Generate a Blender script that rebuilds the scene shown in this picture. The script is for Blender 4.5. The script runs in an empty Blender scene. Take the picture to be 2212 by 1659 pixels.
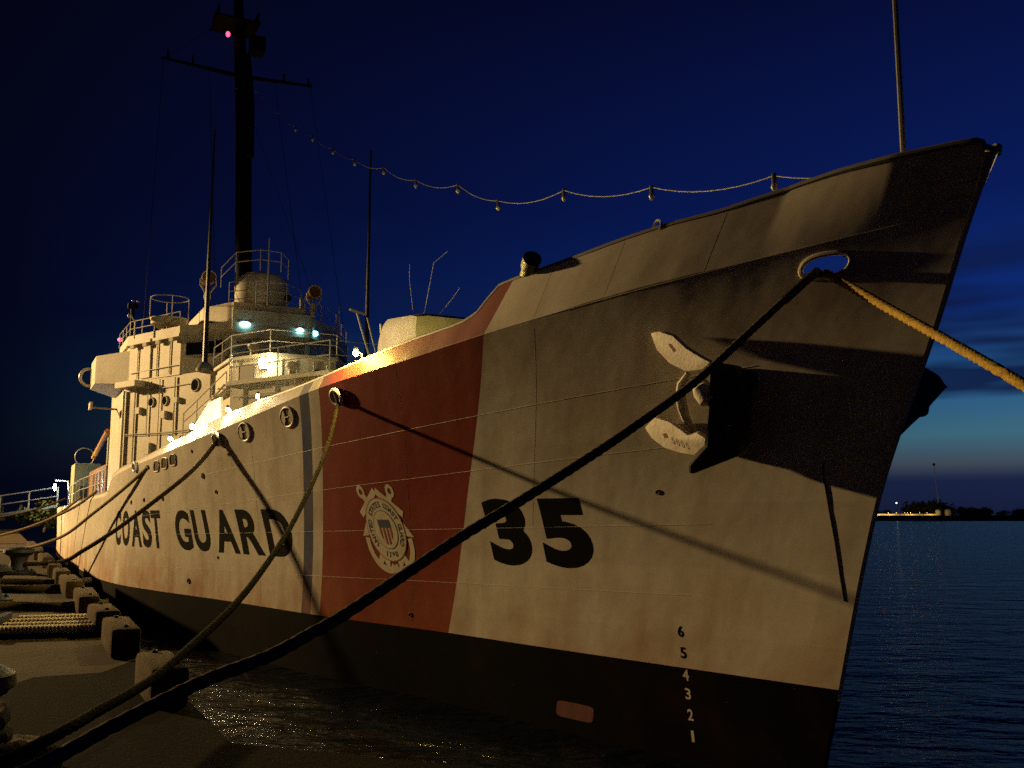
import bpy, bmesh, math, random
import numpy as np
from mathutils import Vector, Matrix
random.seed(7)
R = math.radians
scene = bpy.context.scene
COL = scene.collection
# ------------------------------------------------------------------ camera, sky, exposure
EYE = 3.55
cam_d = bpy.data.cameras.new("camera"); cam = bpy.data.objects.new("camera", cam_d); COL.objects.link(cam)
cam.location = (0, 0, EYE); cam.rotation_euler = (R(90 + 7.608), 0, 0)
cam_d.sensor_width = 36; cam_d.lens = 36 * 2115 / 2212; cam_d.clip_start = .05; cam_d.clip_end = 6000
scene.camera = cam
scene.view_settings.view_transform = 'Standard'; scene.view_settings.look = 'None'
scene.view_settings.exposure = 0; scene.view_settings.gamma = 1; scene.view_settings.use_curve_mapping = False
scene.cycles.use_denoising = False
scene.cycles.max_bounces = 5; scene.cycles.sample_clamp_indirect = 1.5; scene.cycles.sample_clamp_direct = 60
LAMP_S, LAMP_T, LAMP_Z, LAMP_P = 80.0, 46.0, 23.0, 345000.0     # tall sodium lamp post on the pier, in ship axes
SODIUM = (1.0, .635, .245)

def lin(h):
    return tuple((c / 255 / 12.92) if c / 255 <= .04045 else ((c / 255 + .055) / 1.055) ** 2.4 for c in h)

def build_world():
    w = bpy.data.worlds.new("World"); scene.world = w; w.use_nodes = True
    nt = w.node_tree; N = nt.nodes; L = nt.links; N.clear()
    out = N.new('ShaderNodeOutputWorld'); bg = N.new('ShaderNodeBackground'); L.new(bg.outputs[0], out.inputs[0])
    tc = N.new('ShaderNodeTexCoord'); sep = N.new('ShaderNodeSeparateXYZ'); L.new(tc.outputs['Generated'], sep.inputs[0])
    def ramp(stops):
        r = N.new('ShaderNodeValToRGB'); e = r.color_ramp.elements
        while len(e) < len(stops): e.new(.5)
        for k, (p, c) in enumerate(stops): e[k].position = p; e[k].color = (*lin(c), 1)
        return r
    # dusk glow side (sun long set) and the night side, both by height above the horizon
    glow = ramp([(0, (22, 30, 58)), (.033, (26, 36, 68)), (.048, (66, 76, 90)), (.075, (62, 106, 126)), (.12, (40, 92, 138)), (.19, (14, 44, 116)), (.3, (9, 27, 88)), (.48, (6, 13, 52)), (1, (4, 8, 28))])
    dark = ramp([(0, (3, 5, 16)), (.08, (4, 6, 22)), (.3, (4, 6, 26)), (.5, (4, 5, 21)), (1, (3, 5, 16))])
    L.new(sep.outputs['Z'], glow.inputs[0]); L.new(sep.outputs['Z'], dark.inputs[0])
    # azimuth: cosine to the direction of the glow, 55 degrees right of the view
    az = N.new('ShaderNodeVectorMath'); az.operation = 'MULTIPLY'; az.inputs[1].default_value = (1, 1, 0); L.new(tc.outputs['Generated'], az.inputs[0])
    nz = N.new('ShaderNodeVectorMath'); nz.operation = 'NORMALIZE'; L.new(az.outputs[0], nz.inputs[0])
    dt = N.new('ShaderNodeVectorMath'); dt.operation = 'DOT_PRODUCT'; dt.inputs[1].default_value = (math.sin(R(55)), math.cos(R(55)), 0); L.new(nz.outputs[0], dt.inputs[0])
    mr = N.new('ShaderNodeMapRange'); mr.inputs[1].default_value = .1; mr.inputs[2].default_value = .93; mr.clamp = True; L.new(dt.outputs['Value'], mr.inputs[0])
    pw = N.new('ShaderNodeMath'); pw.operation = 'POWER'; pw.inputs[1].default_value = 1.35; L.new(mr.outputs[0], pw.inputs[0])
    mix = N.new('ShaderNodeMixRGB'); L.new(pw.outputs[0], mix.inputs[0]); L.new(dark.outputs[0], mix.inputs[1]); L.new(glow.outputs[0], mix.inputs[2])
    # thin dark cloud streaks low over the horizon
    mp = N.new('ShaderNodeMapping'); mp.inputs['Scale'].default_value = (1.3, 1.3, 10); mp.inputs['Location'].default_value = (.35, 0, .3); mp.inputs['Rotation'].default_value = (R(2), R(-3), 0)
    L.new(tc.outputs['Generated'], mp.inputs[0])
    no = N.new('ShaderNodeTexNoise'); no.inputs['Scale'].default_value = 1.7; no.inputs['Detail'].default_value = 3; no.inputs['Roughness'].default_value = .5; L.new(mp.outputs[0], no.inputs[0])
    cr = N.new('ShaderNodeMapRange'); cr.inputs[1].default_value = .45; cr.inputs[2].default_value = .54; L.new(no.outputs[0], cr.inputs[0])
    hb = N.new('ShaderNodeMapRange'); hb.inputs[1].default_value = .30; hb.inputs[2].default_value = .20; L.new(sep.outputs['Z'], hb.inputs[0])
    mm = N.new('ShaderNodeMath'); mm.operation = 'MULTIPLY'; L.new(cr.outputs[0], mm.inputs[0]); L.new(hb.outputs[0], mm.inputs[1])
    m2 = N.new('ShaderNodeMath'); m2.operation = 'MULTIPLY'; L.new(pw.outputs[0], m2.inputs[1]); L.new(mm.outputs[0], m2.inputs[0])
    mc = N.new('ShaderNodeMixRGB'); mc.inputs[2].default_value = (*lin((14, 24, 62)), 1); L.new(m2.outputs[0], mc.inputs[0]); L.new(mix.outputs[0], mc.inputs[1])
    L.new(mc.outputs[0], bg.inputs[0]); bg.inputs[1].default_value = 1.0
build_world()

# ------------------------------------------------------------------ ship axes: x aft from the stem, y to starboard, z up from the water
SA = math.atan2(.88813, -.45958)
ORG = Vector((4.163, 12.823, 0))
AX = Vector((-.45958, .88813, 0)); OUT = Vector((-.88813, -.45958, 0))
def W(s, t, z): return ORG + AX * s + OUT * t + Vector((0, 0, z))

lamp_d = bpy.data.lights.new("pier_floodlight", 'SPOT'); lamp_d.spot_size = R(169); lamp_d.spot_blend = .10; lamp_d.energy = LAMP_P; lamp_d.color = SODIUM; lamp_d.shadow_soft_size = .9
lamp = bpy.data.objects.new("pier_floodlight", lamp_d); COL.objects.link(lamp); lamp.location = W(LAMP_S, LAMP_T, LAMP_Z)

# ------------------------------------------------------------------ helpers
def pchip(xs, ys):
    xs = np.array(xs, float); ys = np.array(ys, float); h = np.diff(xs); dl = np.diff(ys) / h
    m = np.zeros(len(xs)); m[0] = dl[0]; m[-1] = dl[-1]
    for i in range(1, len(xs) - 1):
        if dl[i-1] * dl[i] > 0:
            w1 = 2*h[i] + h[i-1]; w2 = h[i] + 2*h[i-1]; m[i] = (w1 + w2) / (w1/dl[i-1] + w2/dl[i])
    def f(x):
        x = min(max(x, xs[0]), xs[-1]); i = min(max(int(np.searchsorted(xs, x)) - 1, 0), len(xs) - 2)
        t = (x - xs[i]) / h[i]
        return float((2*t**3-3*t*t+1)*ys[i] + (t**3-2*t*t+t)*h[i]*m[i] + (-2*t**3+3*t*t)*ys[i+1] + (t**3-t*t)*h[i]*m[i+1])
    return f

def tag(o, label=None, cat=None, group=None, kind=None):
    if label: o['label'] = label
    if cat: o['category'] = cat
    if group: o['group'] = group
    if kind: o['kind'] = kind
    return o
def thing(name, loc, label, cat, group=None, rotz=0):
    o = bpy.data.objects.new(name, None); COL.objects.link(o); o.location = loc; o.rotation_euler = (0, 0, rotz); o.empty_display_size = .2
    return tag(o, label, cat, group)
def link(name, me, material=None, parent=None):
    o = bpy.data.objects.new(name, me); COL.objects.link(o)
    if material is not None and not me.materials: me.materials.append(material)
    if parent is not None: o.parent = parent
    return o

class MB:
    """collects shapes into one mesh"""
    def __init__(s): s.v = []; s.f = []
    def add(s, vs, fs):
        b = len(s.v); s.v += [tuple(v) for v in vs]; s.f += [tuple(i + b for i in f) for f in fs]; return s
    def box(s, c, d, rz=0, M=None):
        x, y, z = d[0]/2, d[1]/2, d[2]/2; c = Vector(c); rot = Matrix.Rotation(rz, 3, 'Z') if M is None else M
        vs = [c + rot @ Vector(p) for p in ((-x,-y,-z),(x,-y,-z),(x,y,-z),(-x,y,-z),(-x,-y,z),(x,-y,z),(x,y,z),(-x,y,z))]
        return s.add(vs, [(0,3,2,1),(4,5,6,7),(0,1,5,4),(1,2,6,5),(2,3,7,6),(3,0,4,7)])
    def prism(s, poly, z0, z1):
        n = len(poly); area = sum(poly[i][0]*poly[(i+1)%n][1] - poly[(i+1)%n][0]*poly[i][1] for i in range(n))
        if area < 0: poly = poly[::-1]
        f0 = z0 if callable(z0) else (lambda p: z0); f1 = z1 if callable(z1) else (lambda p: z1)
        vs = [(p[0], p[1], f0(p)) for p in poly] + [(p[0], p[1], f1(p)) for p in poly]
        return s.add(vs, [tuple(range(n))[::-1], tuple(range(n, 2*n))] + [(i, (i+1) % n, n + (i+1) % n, n + i) for i in range(n)])
    def tube(s, pts, r, n=8, caps=True, closed=False):
        pts = [Vector(p) for p in pts]; m = len(pts); rr = r if isinstance(r, (list, tuple)) else [r]*m
        vs = []; prev = None
        for i, p in enumerate(pts):
            if closed: d = pts[(i+1) % m] - pts[i-1]
            else: d = pts[min(i+1, m-1)] - pts[max(i-1, 0)]
            d.normalize()
            if prev is None:
                a = d.cross(Vector((0, 0, 1)))
                if a.length < 1e-3: a = d.cross(Vector((1, 0, 0)))
            else:
                a = prev - d * prev.dot(d)
            a.normalize(); prev = a; b = d.cross(a)
            vs += [p + (a*math.cos(2*math.pi*k/n) + b*math.sin(2*math.pi*k/n)) * rr[i] for k in range(n)]
        fs = []
        for i in range(m if closed else m-1):
            j = (i+1) % m
            fs += [(i*n+k, i*n+(k+1) % n, j*n+(k+1) % n, j*n+k) for k in range(n)]
        if caps and not closed: fs += [tuple(range(n))[::-1], tuple(range((m-1)*n, m*n))]
        return s.add(vs, fs)
    def lathe(s, prof, c=(0,0,0), n=20, M=None):
        c = Vector(c); vs = []
        for r, z in prof:
            for k in range(n):
                p = Vector((r*math.cos(2*math.pi*k/n), r*math.sin(2*math.pi*k/n), z)); vs.append(c + (M @ p if M is not None else p))
        fs = [(i*n+k, i*n+(k+1) % n, (i+1)*n+(k+1) % n, (i+1)*n+k) for i in range(len(prof)-1) for k in range(n)]
        fs += [tuple(range(n))[::-1], tuple(range((len(prof)-1)*n, len(prof)*n))]
        return s.add(vs, fs)
    def ball(s, c, r, n=12, sq=(1,1,1)):
        prof = [(r*math.sin(a)*1, -r*math.cos(a)) for a in [math.pi*k/8 for k in range(9)]]
        c = Vector(c); vs = []
        for q, z in prof:
            q = max(q, r*.02)
            for k in range(n): vs.append(c + Vector((q*math.cos(2*math.pi*k/n)*sq[0], q*math.sin(2*math.pi*k/n)*sq[1], z*sq[2])))
        fs = [(i*n+k, i*n+(k+1) % n, (i+1)*n+(k+1) % n, (i+1)*n+k) for i in range(8) for k in range(n)]
        fs += [tuple(range(n))[::-1], tuple(range(8*n, 9*n))]
        return s.add(vs, fs)
    def mesh(s, name, smooth=None, bevel=0):
        me = bpy.data.meshes.new(name); me.from_pydata(s.v, [], s.f); me.update()
        if bevel:
            bm = bmesh.new(); bm.from_mesh(me); bmesh.ops.recalc_face_normals(bm, faces=bm.faces)
            ed = [e for e in bm.edges if len(e.link_faces) == 2 and e.calc_face_angle(0) > R(30)]
            bmesh.ops.bevel(bm, geom=ed, offset=bevel, segments=2, affect='EDGES', profile=.6); bm.to_mesh(me); bm.free()
        if smooth is not None:
            me.polygons.foreach_set('use_smooth', [True]*len(me.polygons)); me.set_sharp_from_angle(angle=R(smooth))
        return me
    def build(s, name, material, parent=None, smooth=35, bevel=0):
        return link(name, s.mesh(name, smooth, bevel), material, parent)

def mat(name, col, rough=.6, metal=0, var=.0, scale=4, bump=0, bscale=30, dark=None, darkamt=0, dscale=1.5, emit=None, estr=0, spec=.5):
    m = bpy.data.materials.new(name); m.use_nodes = True; nt = m.node_tree; N = nt.nodes; L = nt.links
    b = N['Principled BSDF']; b.inputs['Base Color'].default_value = (*col, 1); b.inputs['Roughness'].default_value = rough; b.inputs['Metallic'].default_value = metal
    b.inputs['Specular IOR Level'].default_value = spec
    tc = N.new('ShaderNodeTexCoord'); src = None
    if var or darkamt:
        no = N.new('ShaderNodeTexNoise'); no.inputs['Scale'].default_value = scale; no.inputs['Detail'].default_value = 6; L.new(tc.outputs['Object'], no.inputs[0])
        mr = N.new('ShaderNodeMapRange'); mr.inputs[1].default_value = .3; mr.inputs[2].default_value = .7; mr.inputs[3].default_value = 1 - var; mr.inputs[4].default_value = 1 + var; L.new(no.outputs[0], mr.inputs[0])
        mx = N.new('ShaderNodeMixRGB'); mx.blend_type = 'MULTIPLY'; mx.inputs[0].default_value = 1; mx.inputs[1].default_value = (*col, 1); L.new(mr.outputs[0], mx.inputs[2]); src = mx.outputs[0]
        if darkamt:
            n2 = N.new('ShaderNodeTexNoise'); n2.inputs['Scale'].default_value = dscale; n2.inputs['Detail'].default_value = 8; n2.inputs['Roughness'].default_value = .65; L.new(tc.outputs['Object'], n2.inputs[0])
            r2 = N.new('ShaderNodeMapRange'); r2.inputs[1].default_value = .5; r2.inputs[2].default_value = .72; r2.inputs[4].default_value = darkamt; L.new(n2.outputs[0], r2.inputs[0])
            m2 = N.new('ShaderNodeMixRGB'); m2.inputs[2].default_value = (*dark, 1); L.new(r2.outputs[0], m2.inputs[0]); L.new(src, m2.inputs[1]); src = m2.outputs[0]
        L.new(src, b.inputs['Base Color'])
    if bump:
        nb = N.new('ShaderNodeTexNoise'); nb.inputs['Scale'].default_value = bscale; nb.inputs['Detail'].default_value = 5; L.new(tc.outputs['Object'], nb.inputs[0])
        bp = N.new('ShaderNodeBump'); bp.inputs['Strength'].default_value = bump; bp.inputs['Distance'].default_value = .02; L.new(nb.outputs[0], bp.inputs['Height']); L.new(bp.outputs[0], b.inputs['Normal'])
    if emit: b.inputs['Emission Color'].default_value = (*emit, 1); b.inputs['Emission Strength'].default_value = estr
    return m

M = {}
M['white'] = mat('white_paint', (.66, .63, .56), .45, var=.06, scale=2, dark=(.30, .17, .07), darkamt=.45, dscale=2.2)
M['super'] = mat('superstructure_paint', (.55, .505, .40), .6, var=.10, scale=1.3, dark=(.27, .15, .06), darkamt=.6, dscale=1.0, bump=.15, bscale=6)
M['grey_house'] = mat('grey_white_paint', (.36, .35, .31), .6, var=.1, dark=(.16, .10, .05), darkamt=.5)
M['grey'] = mat('grey_paint', (.22, .22, .21), .5, var=.1, dark=(.12, .06, .03), darkamt=.3)
M['dark'] = mat('dark_steel', (.02, .02, .022), .5, var=.2)
M['black'] = mat('black_paint', (.012, .012, .014), .45, var=.15)
M['mast'] = mat('mast_paint', (.008, .008, .008), .7, var=.15, spec=.1)
M['rail'] = mat('rail_paint', (.5, .49, .45), .45, var=.08)
M['deck'] = mat('deck_paint', (.10, .11, .11), .8, var=.15, bump=.2)
M['glass'] = mat('window_glass', (.01, .012, .014), .08)
M['anchor'] = mat('anchor_paint', (.62, .59, .50), .6, var=.1, scale=7, dark=(.30, .18, .08), darkamt=.5, dscale=5, bump=.35, bscale=22)
M['anchor_shaded'] = mat('anchor_shaded_paint', (.05, .046, .042), .7, var=.2, scale=6, bump=.3)  # shade over the crown and shank, put into a dark paint colour
M['rope'] = mat('manila_rope', (.085, .062, .038), .95, var=.3, scale=25, bump=.5, bscale=160, spec=.1)
M['rope_brown'] = mat('dimmed_brown_rope', (.016, .012, .007), .95, var=.3, scale=25, bump=.5, bscale=160, spec=.05)  # colour darkened to offset the yellow rail lamp's light on this line
M['rope_dark'] = mat('dark_rope', (.12, .095, .06), .95, var=.3, scale=25, bump=.5, bscale=160, spec=.1)
M['rope_pale'] = mat('pale_rope', (.26, .21, .13), .95, var=.25, scale=25, bump=.5, bscale=160, spec=.1)
M['rope_yellow'] = mat('yellow_rope', (.52, .345, .075), .8, var=.25, scale=20, bump=.5, bscale=140, spec=.2)
M['leather'] = mat('chafing_leather', (.35, .10, .05), .8, var=.2)
M['concrete'] = mat('pier_concrete', (.062, .044, .026), .95, var=.3, scale=1.1, bump=.35, bscale=9, dark=(.03, .024, .018), darkamt=.8, dscale=.6, spec=.1)
M['curb'] = mat('curb_concrete', (.10, .068, .034), .95, var=.35, scale=5, bump=1.0, bscale=22, dark=(.03, .022, .015), darkamt=.85, dscale=3.0, spec=.1)
M['iron'] = mat('bollard_iron', (.022, .02, .02), .6, var=.3, scale=8, bump=.4)
M['rubber'] = mat('black_rubber', (.015, .014, .013), .8, var=.2)
M['pale'] = mat('pale_board', (.50, .43, .30), .75, var=.2, scale=6)
M['bulb'] = mat('dark_bulb_glass', (.35, .35, .33), .2)
M['green'] = mat('pale_green_paint', (.38, .42, .24), .6, var=.15)
M['boom'] = mat('orange_boom_paint', (.55, .26, .04), .6, var=.1)
M['rust'] = mat('rusty_plate', (.22, .10, .05), .85, var=.3, scale=3, dark=(.07, .03, .015), darkamt=.6)
M['foliage'] = mat('foliage', (.035, .055, .02), .8, var=.3, scale=2)
M['bark'] = mat('bark', (.05, .04, .03), .9)
M['shore'] = mat('shore_rock', (.03, .03, .028), .95, var=.3, scale=.05)
M['quay'] = mat('quay_wall', (.42, .36, .26), .85, var=.25, scale=.06)
M['tank'] = mat('tank_paint', (.5, .45, .36), .6)
def lampmat(n, c, s): return mat(n, (.8, .8, .8), .3, emit=c, estr=s)
M['lamp_warm'] = lampmat('warm_lamp_glass', (1, .82, .46), 1300)
M['lamp_yellow'] = lampmat('yellow_lamp_glass', (1, .72, .15), 7500)
M['lamp_wall'] = lampmat('wall_lamp_glass', (1, .86, .46), 130)
M['lamp_white'] = lampmat('cool_lamp_glass', (.85, 1, .95), 500)
M['lamp_cyan'] = lampmat('cyan_lamp_glass', (.28, .86, .95), 9)
M['lamp_red'] = lampmat('red_lamp_glass', (1, .05, .14), 4)
M['lamp_quay'] = lampmat('quay_lamp_glass', (1, .72, .22), 4)
M['lamp_far'] = lampmat('far_lamp_glass', (1, 1, 1), 7)

# ------------------------------------------------------------------ water
def build_water():
    m = bpy.data.materials.new('harbour_water'); m.use_nodes = True; nt = m.node_tree; N = nt.nodes; L = nt.links; b = N['Principled BSDF']
    b.inputs['Base Color'].default_value = (.004, .007, .014, 1); b.inputs['Roughness'].default_value = .17; b.inputs['IOR'].default_value = 1.333; b.inputs['Specular IOR Level'].default_value = .16
    tc = N.new('ShaderNodeTexCoord'); mp = N.new('ShaderNodeMapping'); mp.inputs['Rotation'].default_value = (0, 0, R(20)); mp.inputs['Scale'].default_value = (1, 1.9, 1); L.new(tc.outputs['Object'], mp.inputs[0])
    prev = None
    for sc, st, di in ((.35, .8, .5), (1.5, .85, .16), (5.5, .6, .04)):
        n = N.new('ShaderNodeTexNoise'); n.inputs['Scale'].default_value = sc; n.inputs['Detail'].default_value = 3; n.inputs['Distortion'].default_value = .4; L.new(mp.outputs[0], n.inputs[0])
        bp = N.new('ShaderNodeBump'); bp.inputs['Strength'].default_value = st; bp.inputs['Distance'].default_value = di; L.new(n.outputs[0], bp.inputs['Height'])
        if prev: L.new(prev.outputs[0], bp.inputs['Normal'])
        prev = bp
    L.new(prev.outputs[0], b.inputs['Normal'])
    o = MB().add([(-3000, -400, 0), (3000, -400, 0), (3000, 4500, 0), (-3000, 4500, 0)], [(0, 1, 2, 3)]).build('water', m)
    tag(o, kind='structure')
build_water()

# ------------------------------------------------------------------ the cutter
ship = thing('coast_guard_cutter', ORG, 'white coast guard cutter with red and blue bow stripes moored along the pier', 'ship', rotz=SA)
stem = pchip([-1, 0, 1.35, 3.05, 3.79, 5.86, 6.76, 7.54, 8.5], [.55, .4, 0, -.52, -.785, -1.804, -2.21, -2.594, -3.05])
tb = pchip([0, .5, 2.34, 4.96, 7.83, 12, 17.1, 21.5, 24.7, 28.8, 35, 45, 60, 75, 88, 95, 98], [.03, .17, .65, 1.31, 1.985, 3.2, 4.35, 5.48, 6.15, 6.5, 6.6, 6.6, 6.3, 5.3, 3.4, 1.6, .5])
tk = pchip([0, 1, 2, 4, 7, 10, 14, 18, 22, 27, 33, 45, 60, 75, 90, 98], [.05, .55, 1.03, 1.92, 2.96, 3.74, 4.54, 5.25, 5.8, 6.35, 6.62, 6.62, 6.4, 5.6, 4.0, 2.4])
zk = pchip([0, 0.52, 0.87, 1.68, 2.43, 3.08, 4.48, 5.44, 6.46, 8.26, 9.96, 11.51, 14.26, 16.62, 21.41, 25.09, 27.22, 28.0, 33, 50, 98], [7.101, 7.031, 6.95, 6.864, 6.802, 6.761, 6.646, 6.535, 6.447, 6.287, 6.173, 6.073, 5.808, 5.584, 5.208, 4.958, 4.735, 4.2, 4.1, 3.85, 4.1])
ztop = pchip([0, .03, .123, .318, .758, 1.05, 1.433, 1.893, 2.522, 3.097, 3.743, 4.362, 5.062, 5.841, 6.515, 6.79, 6.87, 6.91, 6.96, 7.119, 7.364, 8.011, 8.659, 9.614, 10.52, 12.308, 14.586, 16.997, 19.261, 23.617, 27.158, 28.0, 33, 50, 98], [7.56, 7.635, 7.677, 7.687, 7.683, 7.681, 7.679, 7.653, 7.59, 7.523, 7.497, 7.445, 7.361, 7.285, 7.231, 7.186, 7.121, 7.012, 6.899, 6.792, 6.718, 6.658, 6.614, 6.511, 6.408, 6.229, 6.081, 5.867, 5.61, 5.193, 4.886, 4.35, 4.23, 3.98, 4.25])
def TH(u, z):
    K = zk(u); w = (z - 1.35) / (K - 1.35); b = tb(u); k = tk(u)
    if w < 0: return max(b + (k - b) * .42 * w, .02)
    if w <= 1: return b + (k - b) * (.42*w + .58*w*w)
    sl = float(np.interp(u, [0, .9, 2.2, 5, 9], [.12, .12, -.16, -.18, -.32]))
    return k + sl * (z - K)
def HP(u, z, off=0.0):
    p = Vector((u + stem(z), TH(u, z), z))
    if off:
        e = .02; a = Vector((u + e + stem(z), TH(u+e, z), z)) - p; b = Vector((u + stem(z+e), TH(u, z+e), z+e)) - p
        n = b.cross(a); n.normalize()
        if n.y < 0: n = -n
        p = p + n * off
    return p
def HPs(s, z, off=0.0): return HP(max(s - stem(z), 0), z, off)

def hull_material():
    m = bpy.data.materials.new('hull_paint'); m.use_nodes = True; nt = m.node_tree; N = nt.nodes; L = nt.links; b = N['Principled BSDF']
    b.inputs['Roughness'].default_value = .6; b.inputs['Specular IOR Level'].default_value = .12
    uv = N.new('ShaderNodeUVMap'); uv.uv_map = 'station'; sep = N.new('ShaderNodeSeparateXYZ'); L.new(uv.outputs[0], sep.inputs[0])   # x = metres aft of the stem, y = height
    def math_(op, a, bb):
        n = N.new('ShaderNodeMath'); n.operation = op
        for i, v in enumerate((a, bb)):
            if isinstance(v, (int, float)): n.inputs[i].default_value = v
            else: L.new(v, n.inputs[i])
        return n.outputs[0]
    U, Z = sep.outputs['X'], sep.outputs['Y']
    def edge(u0, k): return math_('ADD', U, math_('MULTIPLY', math_('SUBTRACT', Z, 1.35), k))      # U + k (z - 1.35) compared with u0
    def band(lo, klo, hi, khi):
        return math_('MULTIPLY', math_('GREATER_THAN', edge(lo, klo), lo), math_('LESS_THAN', edge(hi, khi), hi))
    red = band(7.83, .238, 12.08, .11); blue = band(12.47, .105, 12.87, .105)
    tc = N.new('ShaderNodeTexCoord')
    def noise(scale, sx, sz, detail=6, rough=.6):
        mp = N.new('ShaderNodeMapping'); mp.inputs['Scale'].default_value = (sx, sz, 1); L.new(uv.outputs[0], mp.inputs[0])
        n = N.new('ShaderNodeTexNoise'); n.inputs['Scale'].default_value = scale; n.inputs['Detail'].default_value = detail; n.inputs['Roughness'].default_value = rough; L.new(mp.outputs[0], n.inputs[0]); return n.outputs[0]
    def rng(v, a, bb, c=0, d=1):
        n = N.new('ShaderNodeMapRange'); n.inputs[1].default_value = a; n.inputs[2].default_value = bb; n.inputs[3].default_value = c; n.inputs[4].default_value = d; L.new(v, n.inputs[0]); return n.outputs[0]
    def mixc(f, a, c, mode='MIX'):
        n = N.new('ShaderNodeMixRGB'); n.blend_type = mode
        for i, v in enumerate((f, a, c)):
            if isinstance(v, (int, float)): n.inputs[i].default_value = v
            elif isinstance(v, tuple): n.inputs[i].default_value = (*v, 1)
            else: L.new(v, n.inputs[i])
        return n.outputs[0]
    base = mixc(red, (.68, .645, .57), (.245, .019, .008)); base = mixc(blue, base, (.014, .045, .17))
    keep = math_('SUBTRACT', 1.0, math_('MULTIPLY', red, .78))
    # plate-to-plate tone, vertical run-off streaks, smudges, rust towards the boot-topping
    br = N.new('ShaderNodeTexBrick'); br.inputs['Scale'].default_value = 1; br.inputs['Mortar Size'].default_value = 0; br.inputs['Brick Width'].default_value = 4.6; br.inputs['Row Height'].default_value = .93
    br.inputs['Color1'].default_value = (.90, .90, .90, 1); br.inputs['Color2'].default_value = (1, 1, 1, 1); L.new(uv.outputs[0], br.inputs[0])
    base = mixc(1.0, base, br.outputs[0], 'MULTIPLY')
    streak = rng(noise(1, 2.6, .32, 5, .55), .48, .80, 0, .34)
    base = mixc(math_('MULTIPLY', streak, keep), base, (.17, .13, .08))
    smud = rng(noise(1, .7, .9, 8, .62), .42, .72, 0, .42); base = mixc(math_('MULTIPLY', smud, keep), base, (.25, .17, .085))
    low = rng(Z, 2.75, 1.40, 0, 1); rn = rng(noise(1, 1.1, .7, 7, .6), .36, .64, 0, 1)
    aft = rng(U, 8, 22, .5, 1.0)
    rust = math_('MULTIPLY', math_('MULTIPLY', low, rn), aft); base = mixc(math_('MULTIPLY', rust, 1.0), base, (.34, .125, .014))
    L.new(base, b.inputs['Base Color'])
    bp = N.new('ShaderNodeBump'); bp.inputs['Strength'].default_value = .3; bp.inputs['Distance'].default_value = .06; fr_ = math_('MULTIPLY', math_('POWER', math_('ABSOLUTE', math_('SINE', math_('MULTIPLY', U, math.pi / .72), 0), 0), 2.0), rng(noise(1, .5, .6, 2, .5), .40, .75, .0, .22))
    L.new(math_('ADD', noise(1, .8, .9, 3, .5), fr_), bp.inputs['Height']); L.new(bp.outputs[0], b.inputs['Normal'])
    return m
M['hull'] = hull_material()
def boot_material():
    m = mat('boot_topping_paint', (.0035, .0035, .004), .8, var=.3, scale=1.5, dark=(.018, .005, .003), darkamt=.7, dscale=.9, spec=.02)
    return m
M['boot'] = boot_material()

US = list(np.arange(0, 3, .05)) + list(np.arange(3, 30, .15)) + list(np.arange(30, 98.5, 2.0))
HOLE = (1.385, 6.605, .28, .15)
def hull_grid(name, zlo, zhi, rows, material, side=1, hole=None, skip=None, parent=ship):
    vs = []; uvs = []; fs = []; n = rows + 1
    for u in US:
        a = zlo(u) if callable(zlo) else zlo; c = zhi(u) if callable(zhi) else zhi
        for r in range(n):
            z = a + (c - a) * r / rows; p = HP(u, z); vs.append((p.x, p.y * side, p.z)); uvs.append((u, z))
    for i in range(len(US) - 1):
        for r in range(rows):
            q = (i*n + r, (i+1)*n + r, (i+1)*n + r + 1, i*n + r + 1)
            cu = sum(uvs[k][0] for k in q) / 4; cz = sum(uvs[k][1] for k in q) / 4
            if hole and ((cu - hole[0]) / hole[2])**2 + ((cz - hole[1]) / hole[3])**2 < 1: continue
            fs.append(q if side < 0 else q[::-1])
    me = bpy.data.meshes.new(name); me.from_pydata(vs, [], fs); me.update()
    lay = me.uv_layers.new(name='station')
    idx = np.zeros(len(me.loops), dtype=np.int32); me.loops.foreach_get('vertex_index', idx)
    lay.data.foreach_set('uv', np.array(uvs, dtype=np.float32)[idx].ravel())
    me.polygons.foreach_set('use_smooth', [True]*len(me.polygons))
    return link(name, me, material, parent)
for side in (1, -1):
    hull_grid('boot_topping', -.8, 1.35, 6, M['boot'], side)
    hull_grid('hull_plating', 1.35, zk, 70, M['hull'], side, HOLE)
    hull_grid('bulwark', zk, ztop, 6, M['hull'], side, None if side > 0 else (3.95, 7.42, .85, .34))     # port side: open mooring gap
def deck():
    ring = [u for u in US if u > .3]
    zd = lambda u: zk(u) - .02 - .75 * min(max((6.5 - u) / 2.0, 0), 1)
    vs = []; fs = []
    for u in ring:
        z = zd(u); p = HP(u, z); vs += [(p.x, p.y - .01, z), (p.x, -p.y + .01, z)]
    for i in range(len(ring) - 1): fs.append((2*i, 2*i+1, 2*i+3, 2*i+2))
    MB().add(vs, fs).build('deck', M['deck'], ship)
deck()
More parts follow.
